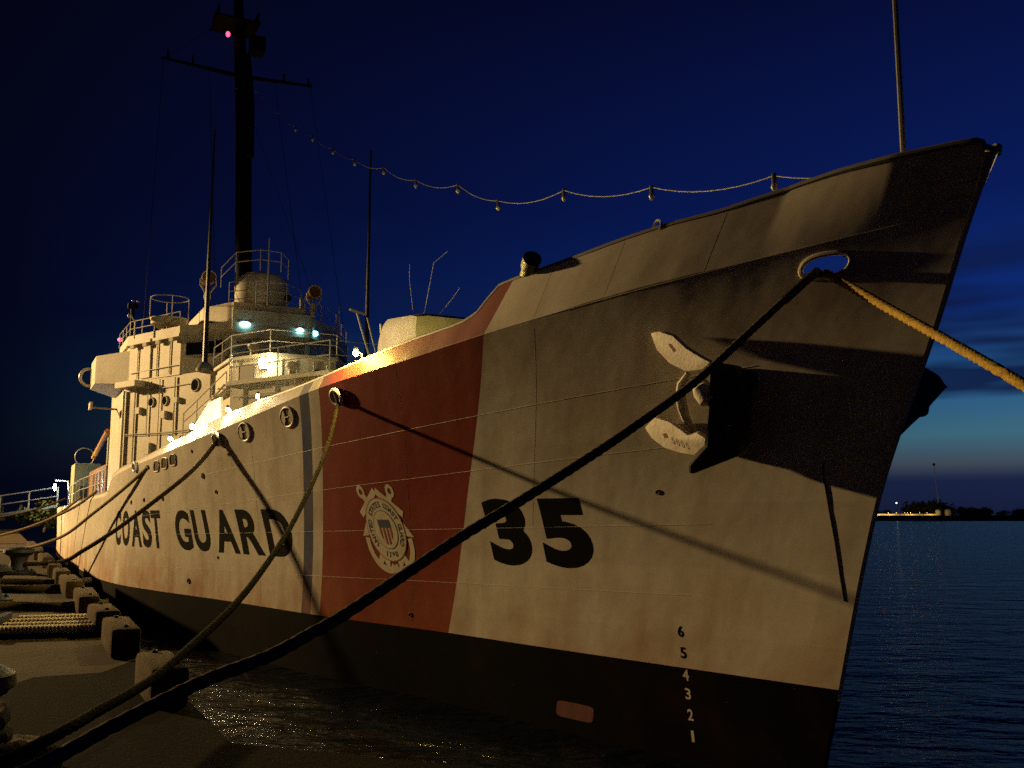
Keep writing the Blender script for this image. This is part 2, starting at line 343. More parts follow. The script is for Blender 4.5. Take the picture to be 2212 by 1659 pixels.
# transom at the stern
pv = [HP(98, z) for z in (-.8, 1.35, 3, 4.25)]
MB().add([(p.x, p.y, p.z) for p in pv] + [(p.x, -p.y, p.z) for p in pv], [(0, 1, 5, 4), (1, 2, 6, 5), (2, 3, 7, 6)]).build('transom', M['white'], ship)
for side in (1, -1):
    pts = []
    for u in US:
        if u > 60: break
        z = ztop(u); p = HP(u, z); pts.append((p.x, (p.y - .035 * min(1, u / 3)) * side, z + .01))
    if side > 0: MB().tube(pts, .042, 8).build('cap_rail', M['grey'], ship)
    else:
        i0 = next(i for i, u in enumerate(US) if u > 3.1); i1 = next(i for i, u in enumerate(US) if u > 4.85)
        for seg in (pts[:i0], pts[i1:]): MB().tube(seg, .042, 8).build('cap_rail', M['grey'], ship)
p = HP(.03, 7.62); MB().tube([(p.x + .06, .08, 7.65), (p.x - .02, .055, 7.60), (p.x - .05, 0, 7.575), (p.x - .02, -.055, 7.60), (p.x + .06, -.08, 7.65)], .038, 8).build('stem_head', M['grey'], ship)
# stem bar
sv = []; zs_ = list(np.arange(-.8, 7.56, .2)) + [7.56]
for z in zs_:
    p = HP(0, z); sv += [(p.x + .012, p.y - .002, z), (p.x - .025, p.y * .55, z), (p.x - .035, 0, z), (p.x - .025, -p.y * .55, z), (p.x + .012, -p.y + .002, z)]
sf = [(5*i + k, 5*i + k + 1, 5*i + k + 6, 5*i + k + 5) for i in range(len(zs_) - 1) for k in range(4)]
k_ = next(i for i, z in enumerate(zs_) if z > 1.35)
MB().add(sv[5*(k_-1):], [tuple(i - 5*(k_-1) for i in f) for f in sf[4*(k_-1):]]).build('stem_bar', M['white'], ship); MB().add(sv[:5*k_], sf[:4*(k_-1)]).build('stem_bar', M['boot'], ship)

# weld seams: thin beads along the plating
def seam(pts, r=.003):
    MB().tube(pts, r, 5).build('weld_seam', M['white'], ship)
def seam_u(u0, u1, z0, z1):
    n = max(int(abs(u1 - u0) / .4), 2); seam([HP(u0 + (u1-u0)*k/n, z0 + (z1-z0)*k/n, .002) for k in range(n+1)])
for a in ((2.4, 27, 2.40, 1.95), (2.2, 27, 3.42, 2.85), (1.0, 25, 4.62, 3.40), (2.0, 25, 5.50, 4.15), (0.4, 7.9, 6.97, 6.33)): seam_u(*a)
for u, z0, z1 in ((5.6, 3.3, 6.4), (8.9, 1.4, 6.2), (14.9, 1.4, 5.7), (20.4, 1.4, 5.2), (4.36, 6.62, 7.4), (5.6, 6.5, 7.2), (2.9, 6.73, 7.5), (.8, 7.0, 7.75)):
    seam([HP(u, z0 + (z1-z0)*k/12, .0) for k in range(13)], .0014)

# ---- lettering, painted on the plating: flat letter meshes laid on the hull
FONT_CACHE = {}
def glyph(ch, bold):
    key = (ch, bold)
    if key in FONT_CACHE: return FONT_CACHE[key]
    cu = bpy.data.curves.new('glyph', 'FONT'); cu.body = ch; cu.size = 1; cu.offset = bold; cu.resolution_u = 6; cu.dimensions = '2D'; cu.fill_mode = 'FRONT'
    ob = bpy.data.objects.new('glyph', cu); COL.objects.link(ob)
    dg = bpy.context.evaluated_depsgraph_get(); me = bpy.data.meshes.new_from_object(ob.evaluated_get(dg))
    v = [tuple(x.co[:2]) for x in me.vertices]; f = [tuple(q.vertices) for q in me.polygons]
    bpy.data.objects.remove(ob); bpy.data.curves.remove(cu); bpy.data.meshes.remove(me)
    xs = [a[0] for a in v]; ys = [a[1] for a in v]; x0, x1, y0, y1 = min(xs), max(xs), min(ys), max(ys)
    v = [((a - x0) / (x1 - x0), (b - y0) / (y1 - y0)) for a, b in v]
    FONT_CACHE[key] = (v, f, (x1 - x0) / (y1 - y0)); return FONT_CACHE[key]
def lay(name, v, f, fn, material, parent=ship, cuts=0.12, span=(1, 1)):
    """2D faces (v, f) cut into small pieces and mapped through fn(x, y) -> 3D"""
    bm = bmesh.new(); vv = [bm.verts.new((a, b, 0)) for a, b in v]
    for q in f:
        try: bm.faces.new([vv[i] for i in q])
        except ValueError: pass
    xs = [a for a, b in v]; ys = [b for a, b in v]
    if cuts:
        for ax, lo, hi, sp in ((0, min(xs), max(xs), span[0]), (1, min(ys), max(ys), span[1])):
            n = int((hi - lo) * sp / cuts)
            for k in range(1, n + 1):
                c = lo + (hi - lo) * k / (n + 1); co = [0, 0, 0]; no = [0, 0, 0]; co[ax] = c; no[ax] = 1
                bmesh.ops.bisect_plane(bm, geom=bm.verts[:] + bm.edges[:] + bm.faces[:], plane_co=co, plane_no=no)
    for q in bm.verts: q.co = fn(q.co.x, q.co.y)
    bmesh.ops.recalc_face_normals(bm, faces=bm.faces)
    me = bpy.data.meshes.new(name); bm.to_mesh(me); bm.free(); return link(name, me, material, parent)
M['letter'] = mat('black_lettering', (.004, .004, .0045), .8, var=.2, spec=.02)
M['letter_w'] = mat('white_lettering', (.55, .52, .46), .6, var=.15)
M['letter_g'] = mat('faded_lettering', (.24, .21, .16), .6, var=.2)
def hull_glyph(name, ch, sl, sr, z0, z1, material, bold=.03, off=.004):
    v, f, _ = glyph(ch, bold)
    lay(name, v, f, lambda x, y: HPs(sl + (sr - sl) * x, z0 + (z1 - z0) * y, off), material, cuts=.14, span=(abs(sl - sr), z1 - z0))
for ch, sl, sr in (('C', 25.05, 24.28), ('O', 24.10, 23.24), ('A', 23.06, 22.16), ('S', 22.05, 21.29), ('T', 21.26, 20.46), ('G', 19.40, 18.36), ('U', 18.20, 17.22), ('A', 16.86, 15.58), ('R', 15.42, 14.20), ('D', 13.98, 12.70)):
    hull_glyph('letter', ch, sl, sr, 2.585, 3.68, M['letter'], .035)
hull_glyph('numeral', '3', 6.13, 5.11, 2.69, 3.825, M['letter'], .05); hull_glyph('numeral', '5', 4.83, 3.76, 2.70, 3.815, M['letter'], .05)
for ch, z, w in (('6', 1.873, .10), ('5', 1.567, .10), ('4', 1.250, .11), ('3', .985, .10), ('2', .687, .10), ('1', .386, .05)):
    hull_glyph('numeral', ch, 2.345 + w/2, 2.345 - w/2, z - .08, z + .08, M['letter_w'] if z < 1.3 else M['letter'], .02)

# ---- service emblem in the red stripe: crossed anchors, ring with lettering, shield
EC_S, EC_Z = 9.055, 3.26
def em(off): return lambda x, y: HPs(EC_S - x * .93, EC_Z + y, off)
M['emb_w'] = mat('emblem_cream', (.74, .68, .54), .7, var=.1, spec=.1); M['emb_b'] = mat('emblem_blue', (.012, .025, .10), .6); M['emb_r'] = mat('emblem_red', (.33, .06, .03), .6)
def rot2(p, a): return (p[0]*math.cos(a) - p[1]*math.sin(a), p[0]*math.sin(a) + p[1]*math.cos(a))
emblem = link('emblem', bpy.data.meshes.new('emblem'), None, ship)
def emblem_base():
    v = []; f = []
    def poly(ps): b = len(v); v.extend(ps); f.append(tuple(range(b, b + len(ps))))
    def ringp(c, r0, r1, a0, a1, n, tr):
        for k in range(n):
            a = a0 + (a1-a0)*k/n; b = a0 + (a1-a0)*(k+1)/n
            poly([tr((c[0] + r*math.cos(t), c[1] + r*math.sin(t))) for r, t in ((r0, a), (r1, a), (r1, b), (r0, b))])
    for sg in (1, -1):
        tr = lambda p, sg=sg: (sg * rot2(p, R(-34))[0], rot2(p, R(-34))[1])
        poly([tr(p) for p in ((-.075, -.84), (.075, -.84), (.075, .82), (-.075, .82))])           # shank
        poly([tr(p) for p in ((-.42, .57), (.42, .57), (.42, .71), (-.42, .71))])                 # stock
        ringp((0, .90), .06, .135, 0, 2*math.pi, 14, tr)                                          # ring
        ringp((0, -.30), .48, .62, R(205), R(335), 14, tr)                                        # arms
        for q in (1, -1): poly([tr((q*a, b)) for a, b in ((.40, -.40), (.64, -.60), (.60, -.22))])     # flukes
    return v, f
v, f = emblem_base()
bm_ = lay('emblem_anchor', v, f, em(.004), M['emb_w'], emblem, cuts=.15)
def disc(name, r, off, material, n=36):
    v = [(0, 0)] + [(r*q/3*math.cos(2*math.pi*k/n), r*q/3*math.sin(2*math.pi*k/n)) for q in (1, 2, 3) for k in range(n)]; f = []
    for k in range(n):
        j = (k+1) % n; f += [(0, 1+k, 1+j), (1+k, 1+n+k, 1+n+j, 1+j), (1+n+k, 1+2*n+k, 1+2*n+j, 1+n+j)]
    lay(name, v, f, em(off), material, emblem, cuts=0)
disc('emblem_border', .635, .0065, M['emb_r']); disc('emblem_ring', .61, .009, M['emb_w']); disc('emblem_line', .385, .0115, M['emb_b']); disc('emblem_field', .37, .014, M['emb_w'])
def ring_text(txt, a0, a1, rr, hh, flip):
    n = len(txt)
    for k, ch in enumerate(txt):
        if ch == ' ': continue
        a = a0 + (a1 - a0) * (k + .5) / n; g, gf, asp = glyph(ch, .02); w = hh * min(asp, .85)
        def fn(x, y, a=a, w=w):
            lx = (x - .5) * w; ly = (y - .5) * hh
            if flip: rad = rr - ly; ang = a + lx / rr
            else: rad = rr + ly; ang = a - lx / rr
            return em(.0115)(rad * math.cos(ang), rad * math.sin(ang))
        lay('letter', g, gf, fn, M['emb_b'], emblem, cuts=0)
ring_text('UNITED STATES COAST GUARD', R(218), R(-38), .495, .115, False); ring_text('1790', R(245), R(295), .495, .115, True)
v = [(-.20, .04), (.20, .04), (.20, .20), (-.20, .20)]; lay('shield_chief', v, [(0, 1, 2, 3)], em(.0165), M['emb_b'], emblem, cuts=.1)
v = []; f = []
for k in range(7):
    if k % 2: continue
    xa = -.20 + .4*k/7; xb = xa + .4/7; d = lambda x: -.30 + .35 * (abs(x) / .2)**2.2 * .6
    b = len(v); v += [(xa, .035), (xa, d(xa)), (xb, d(xb)), (xb, .035)]; f.append((b, b+1, b+2, b+3))
lay('shield_stripe', v, f, em(.0165), M['emb_r'], emblem, cuts=0)

# ---- openings and fittings in the plating
def hull_tube(name, path, r, material, off=0.0, closed=True, n=8, parent=ship):
    return MB().tube([HP(u, z, off) for u, z in path], r, n, closed=closed).build(name, material, parent)
fa = [(HOLE[0] + (HOLE[2]) * math.copysign(abs(math.cos(a))**.75, math.cos(a)), HOLE[1] + (HOLE[3]-.01) * math.copysign(abs(math.sin(a))**.9, math.sin(a))) for a in [2*math.pi*k/32 for k in range(32)]]
hull_tube('fairlead', fa, .036, M['white'], -.008)
MB().tube([(p.x, -p.y, p.z) for p in [HP(u, z, .01) for u, z in fa]], .055, 8, closed=True).build('fairlead', M['white'], ship)
def lens(uc, zc, ru, rz, n=24): return [(uc + ru*math.cos(2*math.pi*k/n), zc + rz*math.sin(2*math.pi*k/n)) for k in range(n)]
def patch(name, uc, zc, ru, rz, off, material, parent=ship, n=20, power=1.0):
    pts = [HP(uc + ru*math.copysign(abs(math.cos(2*math.pi*k/n))**power, math.cos(2*math.pi*k/n)), zc + rz*math.copysign(abs(math.sin(2*math.pi*k/n))**power, math.sin(2*math.pi*k/n)), off) for k in range(n)]
    return MB().add([HP(uc, zc, off)] + pts, [(0, 1+k, 1+(k+1) % n) for k in range(n)]).build(name, material, parent)
for uc, zc, ru in ((12.98, 5.63, .29), (15.13, 5.46, .30)):                     # oval recesses split by a bar
    o = hull_tube('mooring_recess', lens(uc, zc, ru, .20), .028, M['white'], .012)
    for sg in (1, -1):
        patch('cheek_plate', uc + sg * ru * .62, zc, ru * .34, .165, .03, M['white'], o)
        patch('opening', uc, zc + sg * .075, ru * .26, .062, .012, M['black'], o, power=.4)
    MB().tube([HP(uc - ru*.3, zc, .03), HP(uc + ru*.3, zc, .03)], .016, 6).build('bar', M['white'], o)
for uc, zc in ((21.5, 4.93), (20.75, 4.98), (20.0, 5.04)):                       # three square ports
    o = hull_tube('side_port', [(uc + .24*math.copysign(abs(math.cos(a))**.5, math.cos(a)), zc + .15*math.copysign(abs(math.sin(a))**.5, math.sin(a))) for a in [2*math.pi*k/20 for k in range(20)]], .022, M['white'], .01)
    patch('port_glass', uc, zc, .2, .12, .008, M['glass'], o, power=.5)
for uc, zc, r in ((17.9, 4.55, .06), (18.5, 5.19, .035), (22.6, 3.99, .05), (23.87, 3.93, .05), (17.15, 4.13, .04), (3.15, 3.88, .028), (19.08, 1.75, .06), (8.97, 1.61, .035), (20.9, 4.0, .05), (16.2, 5.0, .03), (17.3, 2.45, .03)):
    o = hull_tube('drain', lens(uc, zc, r*1.15, r*1.1, 12), r*.28, M['rust'], .006, n=6); patch('opening', uc, zc, r, r, .005, M['black'], o, n=12)
def chock(u, z, sc=1.0):
    c = HP(u, z, .05*sc); out = (HP(u, z, .2) - HP(u, z)).normalized(); along = Vector((HP(u+.1, z) - HP(u, z))).normalized(); up = out.cross(along)
    if up.z < 0: up = -up
    ring = [c + along * (.17*sc*math.cos(a)) + up * (.15*sc*math.sin(a)) for a in [2*math.pi*k/18 for k in range(18)]]
    o = MB().tube(ring, .045*sc, 8, closed=True).tube([HP(u, z, -.02), HP(u, z, .03*sc)], .15*sc, 14).build('roller_chock', M['white'], ship)
    MB().tube([c - up * .13*sc, c + up * .13*sc], .04*sc, 10).build('roller', M['grey'], o)
chock(10.86, 5.86); chock(16.65, 5.40); chock(23.76, 5.0, .9)
# thin dark strip of rope added on the bow plating to form a shadow bar
MB().tube([HP(.78, 4.2, 0), HP(.714, 4.0, 0), HP(.55, 3.6, 0), HP(.39, 3.2, 0), HP(.25, 2.8, 0), HP(.13, 2.47, 0)], .011, 8).build('shadow_strip', M['rope_dark'], ship)
# rusty sea-growth patch low on the bow
patch('rust_patch', 4.40, .38, .42, .135, .004, mat('red_lead_patch', (.10, .014, .006), .8, var=.3, scale=6), power=.35)

# ---- deckhouses, symmetric about the centreline
def sym(pts): return pts + [(s, -t) for s, t in pts[::-1] if t > 0]
def house(name, half, z0, z1, material=None, parent=ship):
    return MB().prism(sym(half), z0, z1).build(name, material or M['super'], parent, smooth=None)
def wallpt(a, b, k): return (a[0] + (b[0]-a[0])*k, a[1] + (b[1]-a[1])*k)
def wall_panel(name, a, b, k0, k1, z0, z1, off, material, parent, depth=.03):
    """a flat panel on the wall a-b (s, t), standing off outwards"""
    d = Vector((b[0]-a[0], b[1]-a[1])); n = Vector((d.y, -d.x)).normalized()
    if n.dot(Vector((a[0]-36, a[1]))) < 0 and n.y < 0: n = -n
    p = Vector(wallpt(a, b, k0)) + n*off; q = Vector(wallpt(a, b, k1)) + n*off; e = n * depth
    vs = [(p.x, p.y, z0), (q.x, q.y, z0), (q.x+e.x, q.y+e.y, z0), (p.x+e.x, p.y+e.y, z0)]
    return MB().prism([(x, y) for x, y, _ in vs], z0, z1).build(name, material, parent, smooth=None)
stan_me = MB().tube([(0, 0, 0), (0, 0, 1)], .02, 6).mesh('stanchion'); stan_me.materials.append(M['rail'])
def railing(pts, h=.85, rails=(1, .52), r=.02, every=1.3, parent=ship):
    b = MB()
    for k in rails: b.tube([(p[0], p[1], p[2] + h*k) for p in pts], r, 6)
    o = b.build('railing', M['rail'], parent)
    for i, (p, q) in enumerate(zip(pts[:-1], pts[1:])):
        p = Vector(p); q = Vector(q); n = max(int((q-p).length / every), 1)
        for k in range(n + (1 if i == len(pts) - 2 else 0)):
            c = p + (q-p) * (k/n); s = link('stanchion', stan_me, None, o); s.location = c; s.scale = (1, 1, h)
    return o

# level one: angled gun-deck house, level two above it, main house, pilot house
L1 = [(19.9, .75), (24.1, 2.95), (24.4, 2.6), (31.0, 2.4)]
house('lower_deckhouse', L1, 4.6, 7.86)
house('deck_edge', [(19.75, .85), (24.05, 3.12), (24.6, 3.0), (31, 2.6)], 7.86, 8.0, M['super'])
L2 = [(25.9, 1.25), (27.8, 2.2), (31.5, 2.2)]
l2 = house('upper_deckhouse', L2, 8.0, 9.28)
house('deck_edge', [(25.75, 1.3), (27.75, 2.32), (31.5, 2.32)], 9.28, 9.4, M['super'])
MH = [(30.5, 1.0), (30.7, 1.9), (31.1, 2.38), (36.8, 5.0), (43.0, 5.0)]
mh = house('main_deckhouse', MH, 4.0, 9.38)
PH = [(31.0, 1.6), (33.0, 3.3), (36.7, 4.95), (40.0, 4.95)]
ph = house('pilot_house', PH, 9.38, 10.98, M['super'])
def off_poly(half, d):
    return [(s - d*(.9 if i < len(half)-1 else 0), t + d*(.55 if i else .3)) for i, (s, t) in enumerate(half)]
house('bridge_roof', off_poly(PH, .22), 10.98, 11.10, M['super'])
# flying-bridge screen, higher across the front
sc = off_poly(PH, .16)
def screen(a, b, z0, z1, th=.06):
    d = Vector((b[0]-a[0], b[1]-a[1])); n = Vector((d.y, -d.x)).normalized()*th
    return MB().prism([a, b, (b[0]+n.x, b[1]+n.y), (a[0]+n.x, a[1]+n.y)], z0, z1).build('bridge_screen', M['super'], ship, smooth=None)
for sg in (1, -1):
    P_ = [(s, t*sg) for s, t in sc]
    screen(P_[0], P_[1], 11.1, 11.42 if sg > 0 else 11.85); screen(P_[1], P_[2], 11.1, 11.42 if sg > 0 else 11.75); screen(P_[2], P_[3], 11.1, 11.42)
screen((sc[0][0], sc[0][1]), (sc[0][0], -sc[0][1]), 11.1, 11.95)
# windows of the pilot house: each pane with its frame
def window(a, b, k0, k1, z0, z1, parent):
    fr = wall_panel('window', a, b, k0, k1, z0, z1, .0, M['rail'], parent, .03)
    d = .05 / max(math.dist(a, b), .1); wall_panel('pane', a, b, k0 + d, k1 - d, z0 + .05, z1 - .05, .015, M['glass'], fr, .022)
a, b = (31.0, -1.6), (31.0, 1.6)
for k in range(4): window(a, b, .05 + .235*k, .24 + .235*k, 10.1, 10.75, ph)
a, b = (33.0, -3.3), (31.0, -1.6)
for k in range(3): window(a, b, .06 + .31*k, .32 + .31*k, 10.1, 10.75, ph)
# ribs under the bridge roof on the starboard side
for a, b, n in (((33.0, 3.3), (36.7, 4.95), 4),):
    for k in range(n):
        p = wallpt(a, b, (k + .5) / n); MB().box((p[0] - .08, p[1] + .12, 10.90), (.10, .26, .16), R(-60)).build('bracket', M['super'], ph)
# bridge wing: tapering bulwark, side-light board, underside bracket
wing = MB().add([(36.6, 4.9, 9.3), (38.6, 6.15, 9.5), (41.2, 6.15, 9.5), (41.2, 4.9, 9.1), (36.6, 4.9, 10.8), (38.6, 6.15, 10.75), (41.2, 6.15, 10.75), (41.2, 4.9, 10.8)],
    [(0, 1, 5, 4), (1, 2, 6, 5), (2, 3, 7, 6), (0, 3, 2, 1), (4, 5, 6, 7)]).build('bridge_wing', M['super'], ship, smooth=None)
MB().box((39.6, 6.2, 8.55), (1.0, .12, .30)).build('side_light_board', M['super'], wing)
MB().tube([(40.2, 4.95, 8.5), (40.2, 6.15, 8.55)], .05, 6).build('bracket', M['grey'], wing)
MB().box((36.0, 4.92, 9.2), (1.6, .5, .26), R(24)).build('bracket', M['super'], wing)
MB().tube([(41.3, 6.2 + .42*math.cos(a), 10.1 + .42*math.sin(a)) for a in [2*math.pi*k/20 for k in range(20)]], .07, 8, closed=True).build('lifebuoy', M['white'], wing)
# main house details: port light with rim, corner pipe, doors, small ports
pn = Vector((-.42, .91, 0)); ps = Vector((.91, .42, 0)); pc = Vector((32.0, 2.80, 8.85)) + pn*.01
o = MB().tube([pc + ps*.26*math.cos(a) + Vector((0, 0, .26*math.sin(a))) for a in [2*math.pi*k/20 for k in range(20)]], .035, 6, closed=True).build('port_light', M['super'], mh)
MB().add([pc + pn*.03] + [pc + pn*.03 + ps*.24*math.cos(a) + Vector((0, 0, .24*math.sin(a))) for a in [2*math.pi*k/20 for k in range(20)]], [(0, 1+k, 1+(k+1) % 20) for k in range(20)]).build('port_glass', M['glass'], o)
MB().tube([(36.75, 5.06, 4.6), (36.75, 5.06, 9.0)], .055, 8).build('corner_pipe', M['white'], mh)
for k, z in ((.22, 5.9), (.05, 5.55), (.42, 5.6)): wall_panel('vent', (31.1, 2.38), (36.8, 5.0), k + .2, k + .25, z, z + .2, 0, M['dark'], mh)
wall_panel('door', (27.8, 2.2), (25.9, 1.25), .25, .62, 8.12, 9.08, 0, M['dark'], l2)
wall_panel('door', (31.0, 2.4), (24.4, 2.6), .18, .34, 5.2, 7.1, 0, M['dark'], ship)
for k in (.12, .45, .74): wall_panel('wall_frame', (24.1, 2.95), (19.9, .75), k, k + .03, 5, 7.85, 0, M['super'], ship, .04)
MB().tube([(25.2, -.35, 8.7), (25.95, -.35, 8.7)], .12, 10).build('vent', M['dark'], l2)
# ladders and recess between lower house and main house
lad = MB().tube([(28.0, 3.9, 6.2), (24.4, 3.1, 7.95)], .03, 6).tube([(28.0, 3.4, 6.2), (24.4, 2.9, 7.95)], .03, 6).build('ladder', M['rail'], ship)
for k in range(8): MB().box((27.7 - .44*k, 3.6 - .08*k, 6.35 + .21*k), (.22, .5, .03)).build('tread', M['rail'], lad)
for a, b in (((28.0, 3.83, 6.93), (24.3, 3.05, 7.95)), ((28.0, 3.83, 7.25), (24.3, 3.05, 8.4))): MB().tube([a, b], .022, 6).build('handrail', M['rail'], lad)
for k in range(4): q = k / 3; MB().tube([(28.0 - 3.7*q, 3.83 - .78*q, 6.3 + 1.6*q), (28.0 - 3.7*q, 3.83 - .78*q, 7.25 + 1.15*q)], .022, 6).build('post', M['rail'], lad)
MB().add([(19.2, 4.86, 5.3), (17.6, 4.46, 5.4), (17.6, 4.48, 6.72), (18.4, 4.66, 6.64), (19.2, 4.86, 6.1)] + [(19.22, 4.8, 5.3), (17.62, 4.40, 5.4), (17.62, 4.42, 6.72), (18.42, 4.60, 6.64), (19.22, 4.8, 6.1)],
    [(0, 1, 2, 3, 4), (9, 8, 7, 6, 5), (0, 5, 6, 1), (1, 6, 7, 2), (2, 7, 8, 3), (3, 8, 9, 4), (4, 9, 5, 0)]).build('spray_shield', M['white'], ship, smooth=None)
MB().box((22.7, 4.3, 5.55), (.5, .35, .9)).build('deck_locker', M['dark'], ship); MB().box((24.3, 4.6, 5.3), (.5, .35, .7)).build('deck_locker', M['dark'], ship)
def wl_(a, b, k, off=.05):
    d = Vector((b[0]-a[0], b[1]-a[1])); n = Vector((d.y, -d.x)).normalized()
    if n.y < 0: n = -n
    p = Vector(wallpt(a, b, k)) + n*off; return p.x, p.y
A_, B_ = (31.1, 2.38), (36.8, 5.0)
for k, z0, z1, r in ((.38, 4.6, 9.3, .03), (.56, 5.2, 9.3, .022), (.70, 6.9, 9.3, .02), (.86, 4.6, 9.3, .035)):
    x, y = wl_(A_, B_, k); MB().tube([(x, y, z0), (x, y, z1)], r, 6).build('pipe', M['super'], mh)
for z, k0, k1, r in ((8.95, .22, .98, .018), (7.05, .10, .96, .016), (6.98, .10, .96, .012), (5.75, .1, .9, .02)):
    MB().tube([(*wl_(A_, B_, k0), z), (*wl_(A_, B_, (k0+k1)/2), z - .05), (*wl_(A_, B_, k1), z)], r, 5).build('cable', M['grey'], mh)
for k, z, w, h in ((.28, 6.4, .07, .4), (.47, 7.6, .05, .3), (.64, 6.1, .06, .5), (.78, 7.9, .05, .28), (.33, 8.2, .04, .22)):
    bx = wall_panel('junction_box', A_, B_, k, k + w, z, z + h, 0, M['super'], mh, .14)
for k in (.50, .66): 
    x, y = wl_(A_, B_, k, .03); q = MB().tube([(x + .2*.91*math.cos(a), y + .2*.42*math.cos(a), 8.35 + .2*math.sin(a)) for a in [2*math.pi*j/18 for j in range(18)]], .03, 6, closed=True).build('port_light', M['super'], mh)
    MB().add([(x, y, 8.35)] + [(x + .19*.91*math.cos(a), y + .19*.42*math.cos(a), 8.35 + .19*math.sin(a)) for a in [2*math.pi*j/18 for j in range(18)]], [(0, 1+j, 1+(j+1) % 18) for j in range(18)]).build('port_glass', M['glass'], q)
A_, B_ = (33.0, 3.3), (36.7, 4.95)
for k in (.18, .42, .80):
    x, y = wl_(A_, B_, k, .03); MB().tube([(x, y, 9.45), (x, y, 10.9)], .02, 5).build('pipe', M['super'], ph)
MB().tube([(*wl_(A_, B_, .05), 9.8), (*wl_(A_, B_, .95), 9.75)], .02, 5).build('handrail', M['super'], ph)
wall_panel('door', A_, B_, .55, .74, 9.45, 10.75, 0, M['super'], ph, .05); wall_panel('weather_board', (31.0, 1.6), (33.0, 3.3), .1, .9, 9.42, 10.0, 0, M['super'], ph, .06)
window((31.0, 1.6), (33.0, 3.3), .12, .46, 10.12, 10.74, ph); window((31.0, 1.6), (33.0, 3.3), .54, .90, 10.12, 10.74, ph)
A_, B_ = (19.9, .75), (24.1, 2.95)
for k, z in ((.2, 7.2), (.42, 7.0), (.66, 7.1)): MB().tube([(*wl_(A_, B_, k), 5.0), (*wl_(A_, B_, k), z)], .025, 6).build('pipe', M['super'], ship)
MB().tube([(*wl_(A_, B_, .05), 7.5), (*wl_(A_, B_, .95), 7.45)], .02, 5).build('cable', M['grey'], ship)
A_, B_ = (25.9, 1.25), (27.8, 2.2)
for k in (.12, .85): MB().tube([(*wl_(A_, B_, k), 8.0), (*wl_(A_, B_, k), 9.25)], .025, 6).build('pipe', M['super'], l2)
for t in (-.9, -.4, .3, .8): MB().tube([(25.86, t, 8.05), (25.86, t, 9.2)], .02, 5).build('pipe', M['super'], l2)
MB().lathe([(.16, 0), (.16, .5), (.26, .6), (.26, .75), (.05, .82)], (28.6, 1.2, 9.4), 14).build('mushroom_vent', M['super'], ship)
MB().lathe([(.12, 0), (.12, .4), (.2, .5), (.2, .6), (.05, .66)], (22.8, 1.2, 8.0), 14).build('mushroom_vent', M['super'], ship)
MB().tube([(35.4, 4.9, 11.15), (35.4, 4.9, 11.9), (35.2, 5.1, 12.1)], .03, 6).ball((35.15, 5.15, 12.1), .1).build('horn', M['rail'], ship)
# railings on every level
railing([(30.9, 2.3, 9.4), (27.75, 2.25, 9.4), (25.8, 1.25, 9.4), (25.8, -1.25, 9.4), (27.75, -2.3, 9.4)], .86)
railing([(24.3, 2.9, 8.0), (24.05, 3.0, 8.0), (19.85, .8, 8.0), (19.85, -.8, 8.0), (23, -2.6, 8.0)], .95, every=1.6)
railing([(33.2, 3.35, 11.4), (36.6, 4.95, 11.4), (40.0, 5.05, 11.4)], .7, every=.9)
railing([(31.0, -1.4, 11.9), (33.0, -3.4, 11.7), (36.5, -5.0, 11.6)], .9, every=1.3)
# lookout tub, drum and its rails, directors
tub = MB().lathe([(.35, 0), (.75, .18), (.80, .45), (.74, .45)], (34.6, 3.6, 11.55), 20).build('lookout_tub', M['super'], ship)
c = [(34.6 + .8*math.cos(a), 3.6 + .8*math.sin(a), 12.0) for a in [2*math.pi*k/16 for k in range(17)]]
railing(c, .95, rails=(1,), every=2, parent=ship) if False else MB().tube([(x, y, 12.9) for x, y, z in c[:-1]], .022, 6, closed=True).build('tub_rail', M['rail'], tub)
for k in range(0, 16, 4): MB().tube([c[k], (c[k][0], c[k][1], 12.9)], .02, 6).build('stanchion', M['rail'], tub)
MB().tube([(34.6, 3.6, 11.1), (34.6, 3.6, 11.6)], .3, 12).build('pedestal', M['super'], tub)
house('director_base', [(31.4, 1.5), (33.2, 2.4), (37, 2.4)], 11.1, 12.36, M['super'])
drum = MB().lathe([(1.12, 0), (1.16, .05), (1.16, 1.15), (1.05, 1.45), (.75, 1.62), (.1, 1.66)], (33.0, 0, 12.36), 32).build('director_drum', M['super'], ship, smooth=60)
pts = [(33.0 - 1.0*math.cos(a), 1.15*math.sin(a), 13.95) for a in [R(-80 + 20*k) for k in range(9)]]
railing([(34.4, 1.5, 13.6), (33.0, 1.15, 14.0), (32.1, .3, 14.0), (32.1, -.6, 14.0), (33.2, -1.2, 14.0)], .9, every=1.0, parent=ship)
railing([(32.2, 1.55, 12.36), (31.4, .6, 12.36), (31.4, -.7, 12.36), (32.4, -1.6, 12.36)], 1.0, rails=(1, .6, .25), every=1.1)
MB().tube([(31.42, .1, 12.36), (31.42, .1, 15.3)], .035, 6).build('pole', M['grey'], ship)
MB().tube([(32.0, -.95, 12.9), (32.1, -.9, 12.9)], .16, 12).build('vent', M['dark'], drum)
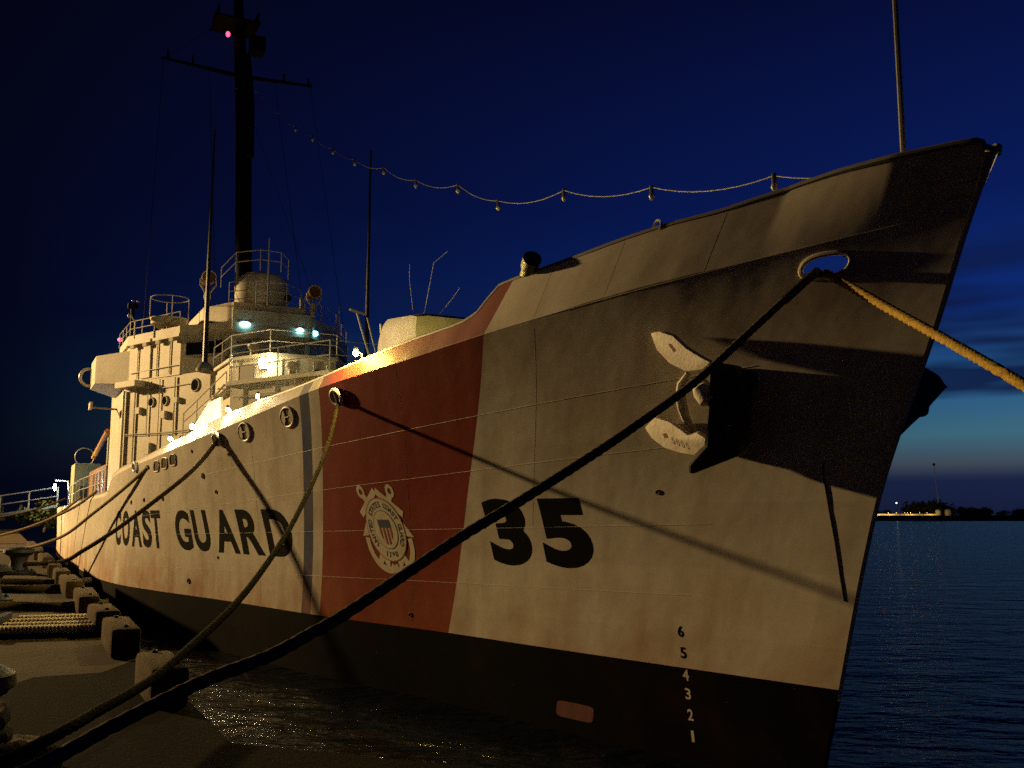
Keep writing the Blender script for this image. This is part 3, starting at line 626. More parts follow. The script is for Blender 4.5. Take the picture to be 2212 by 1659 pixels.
def searchlight(s, t, z, m1):
    o = MB().lathe([(.16, 0), (.12, .15), (.10, .75), (.16, .95), (.13, 1.15), (.06, 1.3)], (s, t, z), 12).build('searchlight', m1, ship)
    MB().tube([(s, t - .1, z + 1.15), (s - .05, t - .34, z + 1.5), (s, t - .33, z + 1.75)], .045, 6).tube([(s, t + .1, z + 1.15), (s, t + .30, z + 1.5), (s, t + .3, z + 1.75)], .045, 6).build('yoke', m1, o)
    MB().tube([(s + .28, t, z + 1.75), (s - .25, t, z + 1.8)], .28, 16).build('lamp_drum', M['rust'], o)
    MB().tube([(s - .27, t + .29*math.cos(a), z + 1.8 + .29*math.sin(a)) for a in [2*math.pi*k/18 for k in range(18)]], .03, 6, closed=True).build('lamp_rim', m1, o)
searchlight(34.2, 2.1, 12.1, M['super']); searchlight(34.0, -2.6, 11.9, M['white'])
MB().lathe([(.22, 0), (.10, .2), (.09, 1.3), (.02, 1.35)], (33.4, -1.9, 11.95), 10).build('binnacle', M['white'], ship)
MB().tube([(33.2, -3.6, 11.7), (33.2, -3.6, 13.1)], .035, 6).build('pole', M['rail'], ship)
# main mast: plated trunk, yard, upper platform
mast = MB().tube([(36.6, 0, 11.1), (36.8, 0, 15), (38.2, 0, 22), (39.4, 0, 26), (40.6, 0, 30), (41.6, 0, 34)], [.42, .38, .36, .33, .26, .14], 12).build('mast', M['mast'], ship)
MB().tube([(36.4, 0, 20.6), (36.9, 0, 23.6), (38, 0, 26.4)], [.18, .22, .18], 8).build('cable_trunk', M['mast'], mast)
MB().tube([(39.3, 3.9, 26.0), (39.2, 0, 25.8), (39.3, -3.7, 26.1)], [.07, .12, .07], 8).build('yard', M['mast'], mast)
for t in (3.6, 2.4, -2.2, -3.5): MB().tube([(39.3, t, 26.0), (39.3, t, 26.45)], .05, 6).build('insulator', M['mast'], mast)
MB().box((40.3, .2, 29.0), (1.9, 2.2, .12)).box((40.3, 1.2, 29.3), (1.9, .05, .6)).box((40.3, -.8, 29.3), (1.9, .05, .6)).box((40.0, -.9, 28.0), (.9, .7, .8)).build('platform', M['mast'], mast)
for k in range(13): MB().box((36.35 + .155*k*1.2, .0, 15.2 + .6*k), (.06, .42, .05)).build('rung', M['mast'], mast)
MB().tube([(36.9, .36, 14.5), (38.1, .36, 22)], .035, 5).tube([(36.9, -.36, 14.5), (38.1, -.36, 22)], .035, 5).build('ladder_rail', M['mast'], mast)
for a, b in (((39.3, 3.8, 26.0), (36, 4.5, 11.4)), ((39.3, -3.6, 26.0), (35, -4.5, 11.6)), ((39.0, 0, 25), (32, -2.5, 11.9)), ((39.3, 1.6, 26.0), (33.2, 1.9, 12.4)), ((39.3, -1.7, 26.0), (33.2, -2.0, 12.2)), ((40.6, 0, 30), (39.3, 3.8, 26))):
    MB().tube([a, b], .012, 4).build('stay', M['mast'], mast)
MB().ball((39.55, .70, 28.1), .11, 12, (1, 1, 1.35)).build('signal_lamp', M['lamp_red'], mast)
MB().tube([(39.6, .3, 28.15), (39.55, .75, 28.12)], .05, 6).build('lamp_arm', M['mast'], mast)
# small signal mast with red lamp abaft the bridge
sm = MB().tube([(43.5, 4.2, 9.4), (43.5, 4.2, 14.2)], .10, 8).box((43.4, 4.2, 14.2), (.3, .5, .25)).build('signal_post', M['mast'], ship)
MB().ball((43.3, 4.22, 14.45), .07).ball((43.3, 3.98, 14.45), .07).build('lamp', M['bulb'], sm)
MB().tube([(43.5, 4.2, 12.2), (43.3, 4.72, 12.2)], .04, 6).build('lamp_arm', M['mast'], sm)
MB().ball((43.3, 4.75, 12.38), .11).build('signal_lamp', M['lamp_red'], sm)
# whip aerials
def whip(s, t, z0, z1, r0):
    o = MB().tube([(s, t, z0), (s + .02, t, z0 + (z1-z0)*.45), (s + .02, t - .02, z1)], [r0, r0*.75, r0*.35], 8).build('whip_aerial', M['black'], ship)
    MB().lathe([(.34, 0), (.36, .1), (.22, .34), (.12, .4)], (s, t, z0 - .1), 12).build('aerial_base', M['grey'], o)
whip(31.5, 2.55, 9.45, 19.7, .11); whip(27.5, -3.0, 7.0, 18.4, .11)
# gun mount on the forecastle
tur = MB().add([(11.45, 1.3, 6.0), (14.35, 1.3, 6.0), (14.35, -1.3, 6.0), (11.45, -1.3, 6.0), (11.6, 1.28, 8.30), (13.7, 1.28, 8.55), (13.7, -1.28, 8.55), (11.6, -1.28, 8.30), (14.35, 1.3, 8.2), (14.35, -1.3, 8.2)],
    [(0, 1, 8, 5, 4), (3, 7, 6, 9, 2), (0, 4, 7, 3), (4, 5, 6, 7), (5, 8, 9, 6), (1, 2, 9, 8)])
tur = tur.build('gun_mount', M['grey_house'], ship, bevel=.38)
MB().tube([(11.7, 0, 7.1), (9.3, 0, 7.1), (7.2, 0, 7.1)], [.16, .13, .10], 14).build('gun_barrel', M['grey'], tur)
MB().box((11.35, 0, 7.1), (.3, .6, 1.3)).build('gun_shield_slot', M['dark'], tur)
MB().box((11.0, .9, 6.9), (.9, .5, .9)).build('ammunition_box', M['dark'], tur)
MB().lathe([(1.5, 0), (1.5, .3), (1.3, .35)], (12.8, 0, 5.95), 24).build('turntable', M['deck'], tur)
for dt in (0, .12, .24): MB().tube([(14.2, 1.15 - dt, 8.2), (14.25, 1.15 - dt, 8.45)], .025, 5).build('hook', M['rail'], tur)
# davits and aerials behind the gun
MB().tube([(15.2, .6, 6.2), (16.2, 1.15, 9.1)], .028, 6).tube([(16.05, 1.4, 9.15), (16.3, .9, 9.12)], .04, 6).build('davit', M['grey'], ship)
MB().tube([(15.4, .4, 6.2), (16.2, .85, 9.0)], .02, 6).build('davit', M['grey'], ship)
for a, b, cc in (((13.2, .4, 8.4), (13.0, .2, 9.9), (12.8, -.1, 10.2)), ((13.3, .6, 8.4), (13.4, .7, 9.5), (13.4, .7, 9.9)), ((12.9, .2, 8.4), (12.6, -.2, 9.0), (12.5, -.3, 9.2))):
    MB().tube([a, b, cc], .007, 5).build('wire_aerial', M['rail'], ship)
# dark pipe leaning out over the forward bulwark, ring bolt on the rail
MB().tube([(5.05, 2.1, 6.75), (3.55, 2.52, 7.42)], [.11, .12], 12).tube([(3.62, 2.50, 7.39), (3.45, 2.55, 7.47)], .15, 12).build('vent_pipe', M['dark'], ship)
p = HP(3.9, ztop(3.9)); MB().tube([(p.x + .09*math.cos(a), p.y - .03, p.z + .05 + .08*math.sin(a)) for a in [2*math.pi*k/14 for k in range(14)]], .018, 6, closed=True).build('ring_bolt', M['rail'], ship)
# jackstaff
MB().tube([(-1.46, 0, 6.2), (-1.42, 0, 8.0), (-1.42, 0, 12.8)], [.05, .036, .028], 8).build('jackstaff', M['grey'], ship)
# rail lamps along the starboard side, wall lamp, cool lamps under the bridge screen
def rail_lamp(u, material, r=.085, up=.24, out=.02):
    z = ztop(u); p = HP(u, z)
    o = MB().tube([(p.x, p.y - .04, p.z), (p.x, p.y - .04, p.z + up), (p.x, p.y + out, p.z + up + .05)], .014, 6).tube([(p.x, p.y + out, p.z + up + .05), (p.x, p.y + out, p.z + up + .11)], .04, 8).build('rail_lamp', M['dark'], ship)
    MB().ball((p.x, p.y + out, p.z + up), r, 12).build('bulb', material, o)
rail_lamp(18.6, M['lamp_warm'], .07, .13, .05); rail_lamp(20.4, M['lamp_warm'], .055, .13, .05); rail_lamp(16.3, M['lamp_warm'], .05, .12, .04); rail_lamp(14.7, M['lamp_warm'], .045, .14, .0); rail_lamp(10.25, M['lamp_yellow'], .055, .15, .085)
wl = MB().box((25.95, 1.42, 8.95), (.2, .2, .3), R(30)).tube([(25.9, 1.4, 9.1), (25.55, 1.55, 9.18)], .03, 6).build('wall_lamp', M['rail'], l2)
MB().ball((25.55, 1.55, 8.98), .16, 14, (1, 1, 1.15)).build('bulb', M['lamp_wall'], wl)
for s, t, z, w in ((30.72, 1.15, 11.32, .22), (30.72, -1.15, 11.25, .15), (30.95, -1.85, 11.22, .15)):
    o = MB().box((s + .06, t, z + .1), (.12, w*2.3, .06)).build('ceiling_lamp', M['grey'], ship)
    MB().ball((s, t, z), .14, 12, (.7, w/.14, .8)).build('bulb', M['lamp_cyan'], o)
# after part: low houses, loop aerial, boom, lamp
house('after_deckhouse', [(44, 5.0), (53, 5.0), (70, 4.6)], 3.9, 6.1, M['rust'])
for k in range(4): wall_panel('door', (44, 5.0), (53, 5.0), .12 + .22*k, .2 + .22*k, 4.3, 5.8, 0, M['dark'], ship)
gh = MB().box((58, 5.0, 5.4), (3.2, 1.5, 2.6)).build('boat_locker', M['green'], ship, bevel=.1)
MB().box((56.3, 5.0, 4.9), (.1, .8, .8)).build('door', M['dark'], gh)
MB().tube([(56.6, 5.2 + .55*math.cos(a), 7.1 + .55*math.sin(a)) for a in [2*math.pi*k/24 for k in range(24)]], .03, 6, closed=True).tube([(56.6, 5.2, 6.55), (56.6, 5.2, 6.4)], .05, 6).build('loop_aerial', M['rail'], gh)
MB().tube([(43.2, 5.1, 7.7), (51, 5.1, 6.8)], .13, 8).build('boom', M['boom'], ship)
MB().tube([(44, 4.9, 6.0), (44, 4.9, 7.6)], .12, 8).build('boom_post', M['green'], ship)
al = MB().tube([(50.2, 6.2, 4.0), (50.1, 6.4, 5.4), (50.0, 7.05, 5.45)], .05, 6).build('deck_lamp', M['rail'], ship)
MB().ball((50.0, 7.05, 5.05), .10, 12, (.8, .8, 1.9)).build('bulb', M['lamp_white'], al)
railing([(30, 6.2, 4.25), (40, 6.45, 4.15), (49, 6.4, 4.0)], 1.0, every=2)

# ------------------------------------------------------------------ bow anchors
FL_UP = [(1.543, 1.722, 6.051), (1.353, 1.717, 6.046), (1.087, 1.691, 5.946), (0.861, 1.645, 5.744), (0.595, 1.613, 5.584), (0.41, 1.598, 5.492), (0.606, 1.58, 5.423), (0.959, 1.579, 5.445), (1.279, 1.612, 5.599), (1.49, 1.663, 5.813)]
FL_LO = [(2.149, 1.425, 4.794), (1.856, 1.454, 4.914), (1.542, 1.438, 4.829), (1.332, 1.417, 4.711), (1.172, 1.401, 4.611), (0.978, 1.412, 4.634), (0.798, 1.402, 4.548), (0.845, 1.384, 4.454), (1.114, 1.353, 4.341), (1.43, 1.352, 4.389), (1.776, 1.362, 4.48), (2.032, 1.391, 4.633)]
HO_UP = [(1.212, 1.67, 5.853), (1.151, 1.669, 5.85), (1.064, 1.645, 5.744), (1.121, 1.641, 5.727)]
HO_LO = [(1.746, 1.403, 4.678), (1.655, 1.406, 4.684), (1.599, 1.386, 4.584), (1.692, 1.382, 4.571)]
CROWN = [(0.436, 1.592, 5.503), (0.33, 1.287, 5.461), (0.351, 1.075, 5.114), (0.502, 0.995, 4.645), (0.614, 0.991, 4.312), (1.072, 1.394, 4.084), (1.14, 1.441, 4.091), (1.104, 1.465, 4.225), (0.797, 1.422, 4.456), (0.589, 1.511, 4.933)]
RING = [(1.237, 1.318, 5.479), (1.367, 1.341, 5.339), (1.429, 1.315, 5.167), (1.447, 1.274, 5.028), (1.452, 1.218, 4.889), (1.422, 1.173, 4.786), (1.38, 1.129, 4.694)]
PIN = [(0.844, 1.468, 5.22), (0.683, 1.49, 5.139), (0.623, 1.481, 5.011)]
def anchor(label, side, shift):
    base = Vector((.8, 1.4*side, 5.0)) + Vector(shift)
    root = thing('anchor', ORG + Matrix.Rotation(SA, 3, 'Z') @ base, label, 'anchor', 'bow anchors of the cutter', SA)
    L_ = lambda p: Vector((p[0] - .8, (p[1] - 1.4) * side, p[2] - 5.0))
    inn = Vector((.45, -.80*side, .30)).normalized()
    def plate(name, pts, th, material, bev=.03, taper=1.0):
        pts = [L_(p) for p in pts]; n = len(pts); c = sum(pts, Vector()) / n; bk = [c + (p - c) * taper + inn*th for p in pts]
        return MB().add(pts + bk, [tuple(range(n)), tuple(range(n, 2*n))[::-1]] + [(i, n+i, n+(i+1) % n, (i+1) % n) for i in range(n)]).build(name, material, root, bevel=bev)
    for pts, hole in ((FL_UP, HO_UP), (FL_LO, HO_LO)):
        fl = plate('fluke', pts, .13, M['anchor'], .025)
        h = [L_(p) - inn*.004 for p in hole]; MB().add(h, [(0, 1, 2, 3)]).build('fluke_hole', M['rust'], fl, smooth=None)
    plate('crown', CROWN, .42, M['anchor_shaded'], .04, .9)
    MB().tube([L_(p) for p in RING], [.04, .065, .075, .075, .065, .05, .03], 10).build('bolster', M['anchor'], root)
    MB().tube([L_(PIN[0]) + inn*.1, L_(PIN[1]), L_(PIN[2])], [.12, .15, .11], 14).build('pin', M['anchor'], root)
    MB().tube([L_((.75, 1.45, 5.05)), L_((.5, .85, 5.35))], .14, 12).build('shank', M['anchor_shaded'], root)
    return root
an = anchor('white-fluked anchor hanging on the near side of the bow', 1, (0, 0, 0))
an2 = anchor('dark anchor jutting out beyond the far side of the stem', -1, (-.50, -.42, .04)); an2.rotation_euler = (R(34), 0, SA)
# cast figures on the lower fluke, worn
for k, ch in enumerate('5000'):
    g, gf, _ = glyph(ch, .01); a = Vector(FL_LO[10]) * .35 + Vector(FL_LO[2]) * .65
    e1 = (Vector(FL_LO[7]) - Vector(FL_LO[0])).normalized(); e2 = Vector((.12, .1, 1)).normalized(); inn = Vector((.45, -.80, .30)).normalized()
    o = Vector((1.554, 1.381, 4.53)) + (Vector((1.238, 1.371, 4.435)) - Vector((1.554, 1.381, 4.53))) * (k / 3.2)
    lay('figure', g, gf, lambda x, y, o=o: o + e1 * (x * .06) + e2 * (y * .10) - inn * .012 - Vector((.8, 1.4, 5.0)), M['letter_g'], an, cuts=0)

# ------------------------------------------------------------------ ropes
def HW(u, z, off):
    p = HP(u, z, off); return W(p.x, p.y, p.z)
def spline(pts, step):
    P = [Vector(p) for p in pts]; out = []
    for i in range(len(P) - 1):
        p0, p1, p2, p3 = P[max(i-1, 0)], P[i], P[i+1], P[min(i+2, len(P)-1)]
        n = max(int((p2 - p1).length / step), 1)
        for k in range(n):
            t = k / n; out.append(.5*((2*p1) + (p2-p0)*t + (2*p0-5*p1+4*p2-p3)*t*t + (3*p1-p0-3*p2+p3)*t**3))
    out.append(P[-1]); return out
def rope(pts, r, label, material, group=None, lay_len=.32, lobes=3, amp=.20, n=12, name='mooring_rope', step=None, cat='rope'):
    pts = spline(pts, step or max(lay_len / 8, r * .7)); org = pts[0].copy(); vs = []; fs = []; prev = None; dist = 0
    for i, p in enumerate(pts):
        d = (pts[min(i+1, len(pts)-1)] - pts[max(i-1, 0)]).normalized()
        if i: dist += (p - pts[i-1]).length
        if prev is None:
            a = d.cross(Vector((0, 0, 1)))
            if a.length < 1e-3: a = d.cross(Vector((1, 0, 0)))
        else: a = prev - d * prev.dot(d)
        a.normalize(); prev = a; b = d.cross(a); ph_ = 2*math.pi*dist/lay_len
        for k in range(n):
            an_ = 2*math.pi*k/n; rr = r * (1 - amp/2 + amp * abs(math.cos(lobes * .5 * (an_ - ph_/1))))
            vs.append(p - org + (a*math.cos(an_) + b*math.sin(an_)) * rr)
    m = len(pts)
    for i in range(m-1): fs += [(i*n+k, i*n+(k+1) % n, (i+1)*n+(k+1) % n, (i+1)*n+k) for k in range(n)]
    fs += [tuple(range(n))[::-1], tuple(range((m-1)*n, m*n))]
    o = MB().add(vs, fs).build(name, material, None, smooth=80); o.location = org
    return tag(o, label, cat, group)
bow = [(4.1, 12.4, 6.50), (3.83, 11.98, 6.53), (3.69, 11.80, 6.47), (2.69, 10.9, 5.6), (1.91, 10.18, 4.92), (1.09, 9.41, 4.33), (0.61, 8.96, 4.01), (0.06, 8.4, 3.66), (-0.4, 7.98, 3.38), (-0.86, 7.56, 3.07), (-1.22, 7.23, 2.83), (-1.4, 7.07, 2.73), (-1.65, 6.84, 2.6), (-1.98, 6.54, 2.49), (-2.22, 6.32, 2.38), (-2.46, 6.1, 2.26), (-2.66, 5.88, 2.15), (-2.86, 5.6, 2.08), (-3.2, 5.36, 2.05)]
br = rope(bow, .043, 'thick dark bow line running from the fairlead down to the near bollard', M['rope_dark'], 'mooring lines of the cutter', .34)
sl = spline([Vector(p) - Vector(bow[0]) for p in bow[1:4]], .06)[:16]
MB().tube(sl, .06, 10).build('chafe_sleeve', M['rope_dark'], br)
yel = [(4.2, 12.3, 6.50), (3.92, 11.92, 6.53), (3.93, 11.65, 6.41), (4.10, 10.6, 5.84), (4.29, 9.6, 5.29), (4.47, 8.75, 4.80), (4.75, 7.4, 4.0), (5.0, 6.2, 3.3), (5.2, 5.0, 2.75), (5.35, 3.9, 2.42)]
yr = rope(yel, .045, 'yellow plaited line leading from the bow fairlead off to the right', M['rope_yellow'], 'mooring lines of the cutter', .20, 4, .6, 20)
sl = spline([Vector(p) - Vector(yel[0]) for p in yel[1:4]], .05)[2:11]
MB().tube(sl, [.058 - .0015*k for k in range(len(sl))], 10).build('chafe_sleeve', M['leather'], yr)
rope([tuple(HW(10.80, 5.86, -.1)), tuple(HW(10.78, 5.84, .05)), tuple(HW(10.74, 5.72, .12)), (-3.43, 18.39, 4.95), (-3.36, 17.13, 4.37), (-3.28, 15.66, 3.82), (-3.19, 14.06, 3.3), (-3.09, 12.18, 2.83), (-3.01, 10.75, 2.56), (-2.94, 9.29, 2.37), (-2.87, 8.07, 2.25), (-2.80, 6.77, 2.23), (-2.78, 6.25, 2.22), (-2.9, 5.8, 2.16), (-3.2, 5.5, 2.12)], .037, 'brown line from the chock in the red stripe down to the near bollard', M['rope_brown'], 'mooring lines of the cutter', .30)
rope([tuple(HW(16.6, 5.40, -.1)), tuple(HW(16.6, 5.36, .06)), (-7.59, 24.14, 4.93), (-8.12, 24.43, 4.49), (-9.09, 24.96, 3.86), (-10.25, 25.59, 3.16), (-11.3, 26.17, 2.62), (-12.08, 26.6, 2.3), (-13.5, 27.0, 2.22)], .054, 'heavy dark line crossing the word COAST to a bollard on the pier', M['rope'], 'mooring lines of the cutter', .34)
rope([(-10.7, 28.8, 4.95), (-10.96, 29.21, 4.83), (-12.24, 30.79, 4.27), (-13.98, 32.92, 3.58), (-16.14, 35.58, 2.79), (-19.19, 39.32, 2.26), (-22.17, 42.98, 2.02), (-26, 45, 2.02)], .05, 'pale line from the third chock sagging to the far pier', M['rope_pale'], 'mooring lines of the cutter', .3)
rope([tuple(W(30, 6.5, 4.4)), tuple(W(33, 7.2, 3.75)), tuple(W(37, 8.6, 3.0)), tuple(W(41, 10.4, 2.45)), tuple(W(46, 13, 2.1)), tuple(W(49, 16, 2.02))], .05, 'pale line leaving the hull just behind the bulwark step', M['rope_pale'], 'mooring lines of the cutter', .3)
rope([tuple(W(36, 6.6, 4.3)), tuple(W(39, 7.6, 3.4)), tuple(W(42, 9.2, 2.7)), tuple(W(46, 11.8, 2.2)), tuple(W(50, 15, 2.02))], .05, 'lowest pale line sagging close along the grey after hull', M['rope_pale'], 'mooring lines of the cutter', .3)
rope([tuple(W(47, 6.6, 4.4)), tuple(W(49, 8.4, 3.7)), tuple(W(52, 11.5, 3.1)), tuple(W(56, 16, 2.7)), tuple(W(60, 21, 2.5))], .045, 'greenish line at the far left beside the gangway', M['rope'], 'mooring lines of the cutter', .3)
# lines lying on the pier
def flat(path, r, label, m, grp='loose lines lying on the pier'): return rope([(x, y, 1.95 + r) for x, y in path], r, label, m, grp, .3, name='loose_rope')
flat([(-11.5, 15.6), (-10, 16.4), (-9.2, 16.3), (-8.4, 16.9), (-7.6, 16.8), (-7.0, 17.3)], .075, 'dark rope lying on the pier beyond the ribbed strips', M['rope_dark'])
flat([(-15, 20.2), (-12.5, 20.6), (-11.2, 20.9), (-10.0, 20.6), (-9.1, 21.2)], .08, 'grey rope lying across the pier by the middle curb timbers', M['rope'])
flat([(-15.5, 22.4), (-13.2, 22.6), (-11.6, 23.1), (-10.4, 22.9), (-9.9, 23.4)], .07, 'rope lying farther back on the pier near the heavy line', M['rope'])

# ------------------------------------------------------------------ string of dead festoon bulbs from mast to bow
SP = [(34.87, 23.21), (30.65, 20.57), (28.01, 19.05), (25.43, 17.74), (22.74, 16.32), (20.26, 15.09), (17.43, 13.89), (14.81, 12.68), (11.98, 11.68), (9.74, 10.61), (6.8, 9.97), (3.84, 9.13), (0.85, 8.39), (-1.42, 7.86)]
sroot = thing('light_string', W(0, 0, 8), 'unlit string of bulbs hanging from the mast down to the bow', 'string lights', rotz=SA)
cab = []
full = [(39.2, 25.7)] + SP
for i in range(len(full) - 1):
    (s0, z0), (s1, z1) = full[i], full[i+1]; sag = .05 * abs(s1 - s0)
    for k in range(8):
        q = k/8; cab.append((s0 + (s1-s0)*q, 0, z0 + (z1-z0)*q - 4*sag*q*(1-q) - 8))
cab.append((SP[-1][0], 0, SP[-1][1] - 8))
MB().tube(cab, .010, 6).build('cable', M['grey'], sroot)
sock = MB().tube([(0, 0, .03), (0, 0, -.10)], .035, 8).mesh('socket', 40); sock.materials.append(M['dark'])
bulb = MB().ball((0, 0, -.165), .052, 10, (1, 1, 1.3)).mesh('bulb', 60); bulb.materials.append(M['bulb'])
for s, z in SP[2:13]:
    a = link('socket', sock, None, sroot); a.location = (s, 0, z - 8); b = link('bulb', bulb, None, a)

# ------------------------------------------------------------------ pier, curb, bollards
def pier():
    def e(s, t): p = W(s, t, 0); return (p.x, p.y)
    poly = [e(110, 8.05), e(-2.2, 8.05), (9, 3.0), (9, -30), (-90, -30), e(110, 95)]
    MB().prism(poly, -2.0, 1.95).build('pier', M['concrete'], None, smooth=None)
    tag(bpy.data.objects['pier'], kind='structure')
pier()
# dark sheet over the near end of the concrete, standing in for shade there
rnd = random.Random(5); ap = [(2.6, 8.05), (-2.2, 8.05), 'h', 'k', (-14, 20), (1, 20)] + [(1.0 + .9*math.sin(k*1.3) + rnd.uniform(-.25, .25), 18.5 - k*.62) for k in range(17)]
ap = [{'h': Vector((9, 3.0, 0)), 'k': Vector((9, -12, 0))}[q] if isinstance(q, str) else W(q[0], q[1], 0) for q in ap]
o = MB().prism([(p.x, p.y) for p in ap], 1.951, 1.956).build('shade_patch', mat('shade_surface', (.0085, .0062, .0045), .95, var=.35, scale=2.2, bump=.3, bscale=18, spec=.02), None, smooth=None); tag(o, kind='structure')
blocks = [(-.65, 1.15, 'nearest dark curb timber under the mooring lines'), (2.55, 1.5, 'curb timber beside the near end of the ribbed strips'), (4.9, 1.25, 'curb timber behind the ribbed strips, shorter than its neighbours'), (7.6, 2.1, 'long curb timber in the middle of the pier edge'), (11.6, 2.4, 'curb timber left of the reflection on the water'), (15.4, 1.6, 'curb timber below the end of the heavy dark line'), (18.6, 2.6, 'curb timber at the foot of the bollard near the heavy line'), (23.6, 4.0, 'pale curb timber past the heavy line'), (29.6, 5.0, 'far pale curb timber under the sagging lines'), (37, 7.0, 'farthest curb timber along the pier edge')]
for s, ln, lab in blocks:
    t = thing('curb_block', W(s + ln/2, 8.24, 1.95), lab, 'curb', 'curb timbers along the pier edge', SA)
    MB().box((0, 0, .165), (ln, .32, .33), random.uniform(-.03, .03)).build('timber', M['curb'], t, bevel=.05)
    for q in (-.38, .38): MB().lathe([(.03, 0), (.03, .02), (.012, .03)], (ln*q, 0, .33), 8).build('bolt', M['iron'], t)
def bollard(x, y, sc, label):
    t = thing('bollard', (x, y, 1.95), label, 'bollard', 'iron bollards on the pier')
    MB().lathe([(.42, 0), (.44, .05), (.40, .09), (.26, .12)], (0, 0, 0), 24).build('base_plate', M['iron'], t)
    t2 = MB().lathe([(.26, .10), (.22, .2), (.20, .34), (.24, .46), (.34, .52)], (0, 0, 0), 24).build('barrel', M['iron'], t)
    MB().lathe([(.33, .52), (.38, .56), (.37, .63), (.28, .68), (.05, .70)], (0, 0, 0), 24).build('cap', M['iron'], t)
    for k in range(6):
        a = k * math.pi / 3; MB().lathe([(.035, .05), (.035, .12), (.01, .13)], (.36*math.cos(a), .36*math.sin(a), 0), 6).build('bolt', M['iron'], t)
    t.scale = (sc,)*3; return t
bollard(-3.42, 6.12, 1.0, 'mushroom bollard in the near left corner holding two lines')
bollard(-9.72, 18.5, 1.0, 'bollard at the left edge, beyond the ribbed strips')
bollard(-13.4, 27.0, 1.05, 'bollard holding the heavy line that crosses COAST')
bollard(-24.5, 44.5, 1.0, 'far bollard where the pale sagging lines end')
bollard(5.38, 3.75, 1.0, 'bollard on the head of the pier holding the yellow line')
# wraps of line round the near bollard
for k, (r_, z, m_) in enumerate(((.62, 2.01, 'rope_dark'), (.52, 2.06, 'rope_dark'), (.58, 2.10, 'rope_dark'), (.42, 2.14, 'rope'), (.33, 2.24, 'rope_dark'), (.31, 2.33, 'rope_dark'))):
    rope([(-3.42 + r_*math.cos(a), 6.12 + r_*math.sin(a), z + .03*math.sin(a*2 + k)) for a in [2*math.pi*q/14 for q in range(15)]], .048, ['widest turn of dark line lying on the pier round the near bollard', 'inner turn of dark line lying on the pier round the near bollard', 'second layer of dark line round the near bollard', 'brown turn of line low on the near bollard', 'dark turn of line hugging the barrel of the near bollard', 'top dark turn of line under the cap of the near bollard'][k], M[m_], 'turns of line round the near bollard', .3, name='rope_turn')
# ribbed strips
rb = thing('ribbed_strips', (-6.3, 13.9, 1.95), 'pale ribbed strips lying side by side on the pier behind the curb', 'ribbed mat', rotz=R(16))
for j, (y, ln, z) in enumerate(((-.62, 1.25, 0), (-.18, 1.3, .0), (.34, 1.35, 0), (.80, 1.3, 0))):
    b = MB(); n = 26
    for k in range(n): b.box((-ln/2 + ln*(k+.5)/n, y, .075), (ln/n*.58, .22, .15))
    o = b.build('ribs', M['pale'], rb, smooth=None); MB().box((0, y, .03), (ln + .06, .27, .06)).build('strip_base', M['rubber'], rb)
MB().box((-.80, .05, .10), (.10, 1.75, .20)).build('end_board', M['dark'], rb, bevel=.02)

# ------------------------------------------------------------------ gangway and growth at the far left
gw = thing('gangway', W(52, 6.8, 4.1), 'gangway with thin rails rising to the after deck at far left', 'gangway', rotz=SA)
MB().add([(-.5, 0, 0), (.5, 0, 0), (5.5, 10, -1.7), (4.5, 10, -1.7), (-.5, 0, -.12), (.5, 0, -.12), (5.5, 10, -1.82), (4.5, 10, -1.82)], [(0, 1, 2, 3), (7, 6, 5, 4), (0, 4, 5, 1), (1, 5, 6, 2), (2, 6, 7, 3), (3, 7, 4, 0)]).build('walkway', M['grey'], gw)
for dx in (-.5, .5):
    for h in (.5, 1.0): MB().tube([(dx, 0, h), (dx + 5, 10, h - 1.7)], .025, 6).build('handrail', M['grey'], gw)
    for k in range(8): MB().tube([(dx + 5*k/7, 10*k/7, -1.7*k/7), (dx + 5*k/7, 10*k/7, 1 - 1.7*k/7)], .025, 6).build('post', M['grey'], gw)
def plant(name, loc, h, w, n, label, cat, group, seed, trunk_h):
    rnd = random.Random(seed); t = thing(name, loc, label, cat, group)
    b = MB()
    b.tube([(0, 0, 0), (.05*h, 0, trunk_h), (0, .04*h, h*.75)], [.05*h, .04*h, .012*h], 7)
    for k in range(4):
        a = rnd.uniform(0, 6.3); b.tube([(.03*h, 0, trunk_h), (w*.4*math.cos(a), w*.4*math.sin(a), h*rnd.uniform(.6, .85))], [.025*h, .008*h], 5)
    b.build('trunk', M['bark'], t)
    c = MB()
    cl = [(rnd.gauss(0, .35)*w*.5, rnd.gauss(0, .35)*w*.5, trunk_h + (h - trunk_h)*rnd.uniform(.15, .95), rnd.uniform(.16, .34)*w) for _ in range(9)]
    for k in range(n):
        q = rnd.choice(cl); d = Vector((rnd.gauss(0, 1), rnd.gauss(0, 1), rnd.gauss(0, .8))).normalized() * q[3] * rnd.uniform(.5, 1)
        p = Vector(q[:3]) + d; s = w * rnd.uniform(.025, .05); u1 = Vector((rnd.gauss(0, 1), rnd.gauss(0, 1), rnd.gauss(0, 1))).normalized(); u2 = u1.orthogonal().normalized()
        if p.z < .1: continue
        c.add([p - u1*s*1.6, p + u2*s, p + u1*s*1.6, p - u2*s], [(0, 1, 2, 3)])
    c.build('crown', M['foliage'], t, smooth=None)
for k, (x, y, h) in enumerate(((-46, 84, 3.2), (-50.5, 88, 4.0), (-43.5, 92, 2.6), (-55, 95, 4.4))):
    plant('shrub', (x, y, 1.95), h, h*1.5, 700, ['low dark shrub right of the gangway end', 'taller dark shrub at the far pier end', 'smallest dark shrub close to the ship side', 'dark shrub at the left edge of the frame'][k], 'shrub', 'shrubs at the far pier end', 40 + k, h*.25)

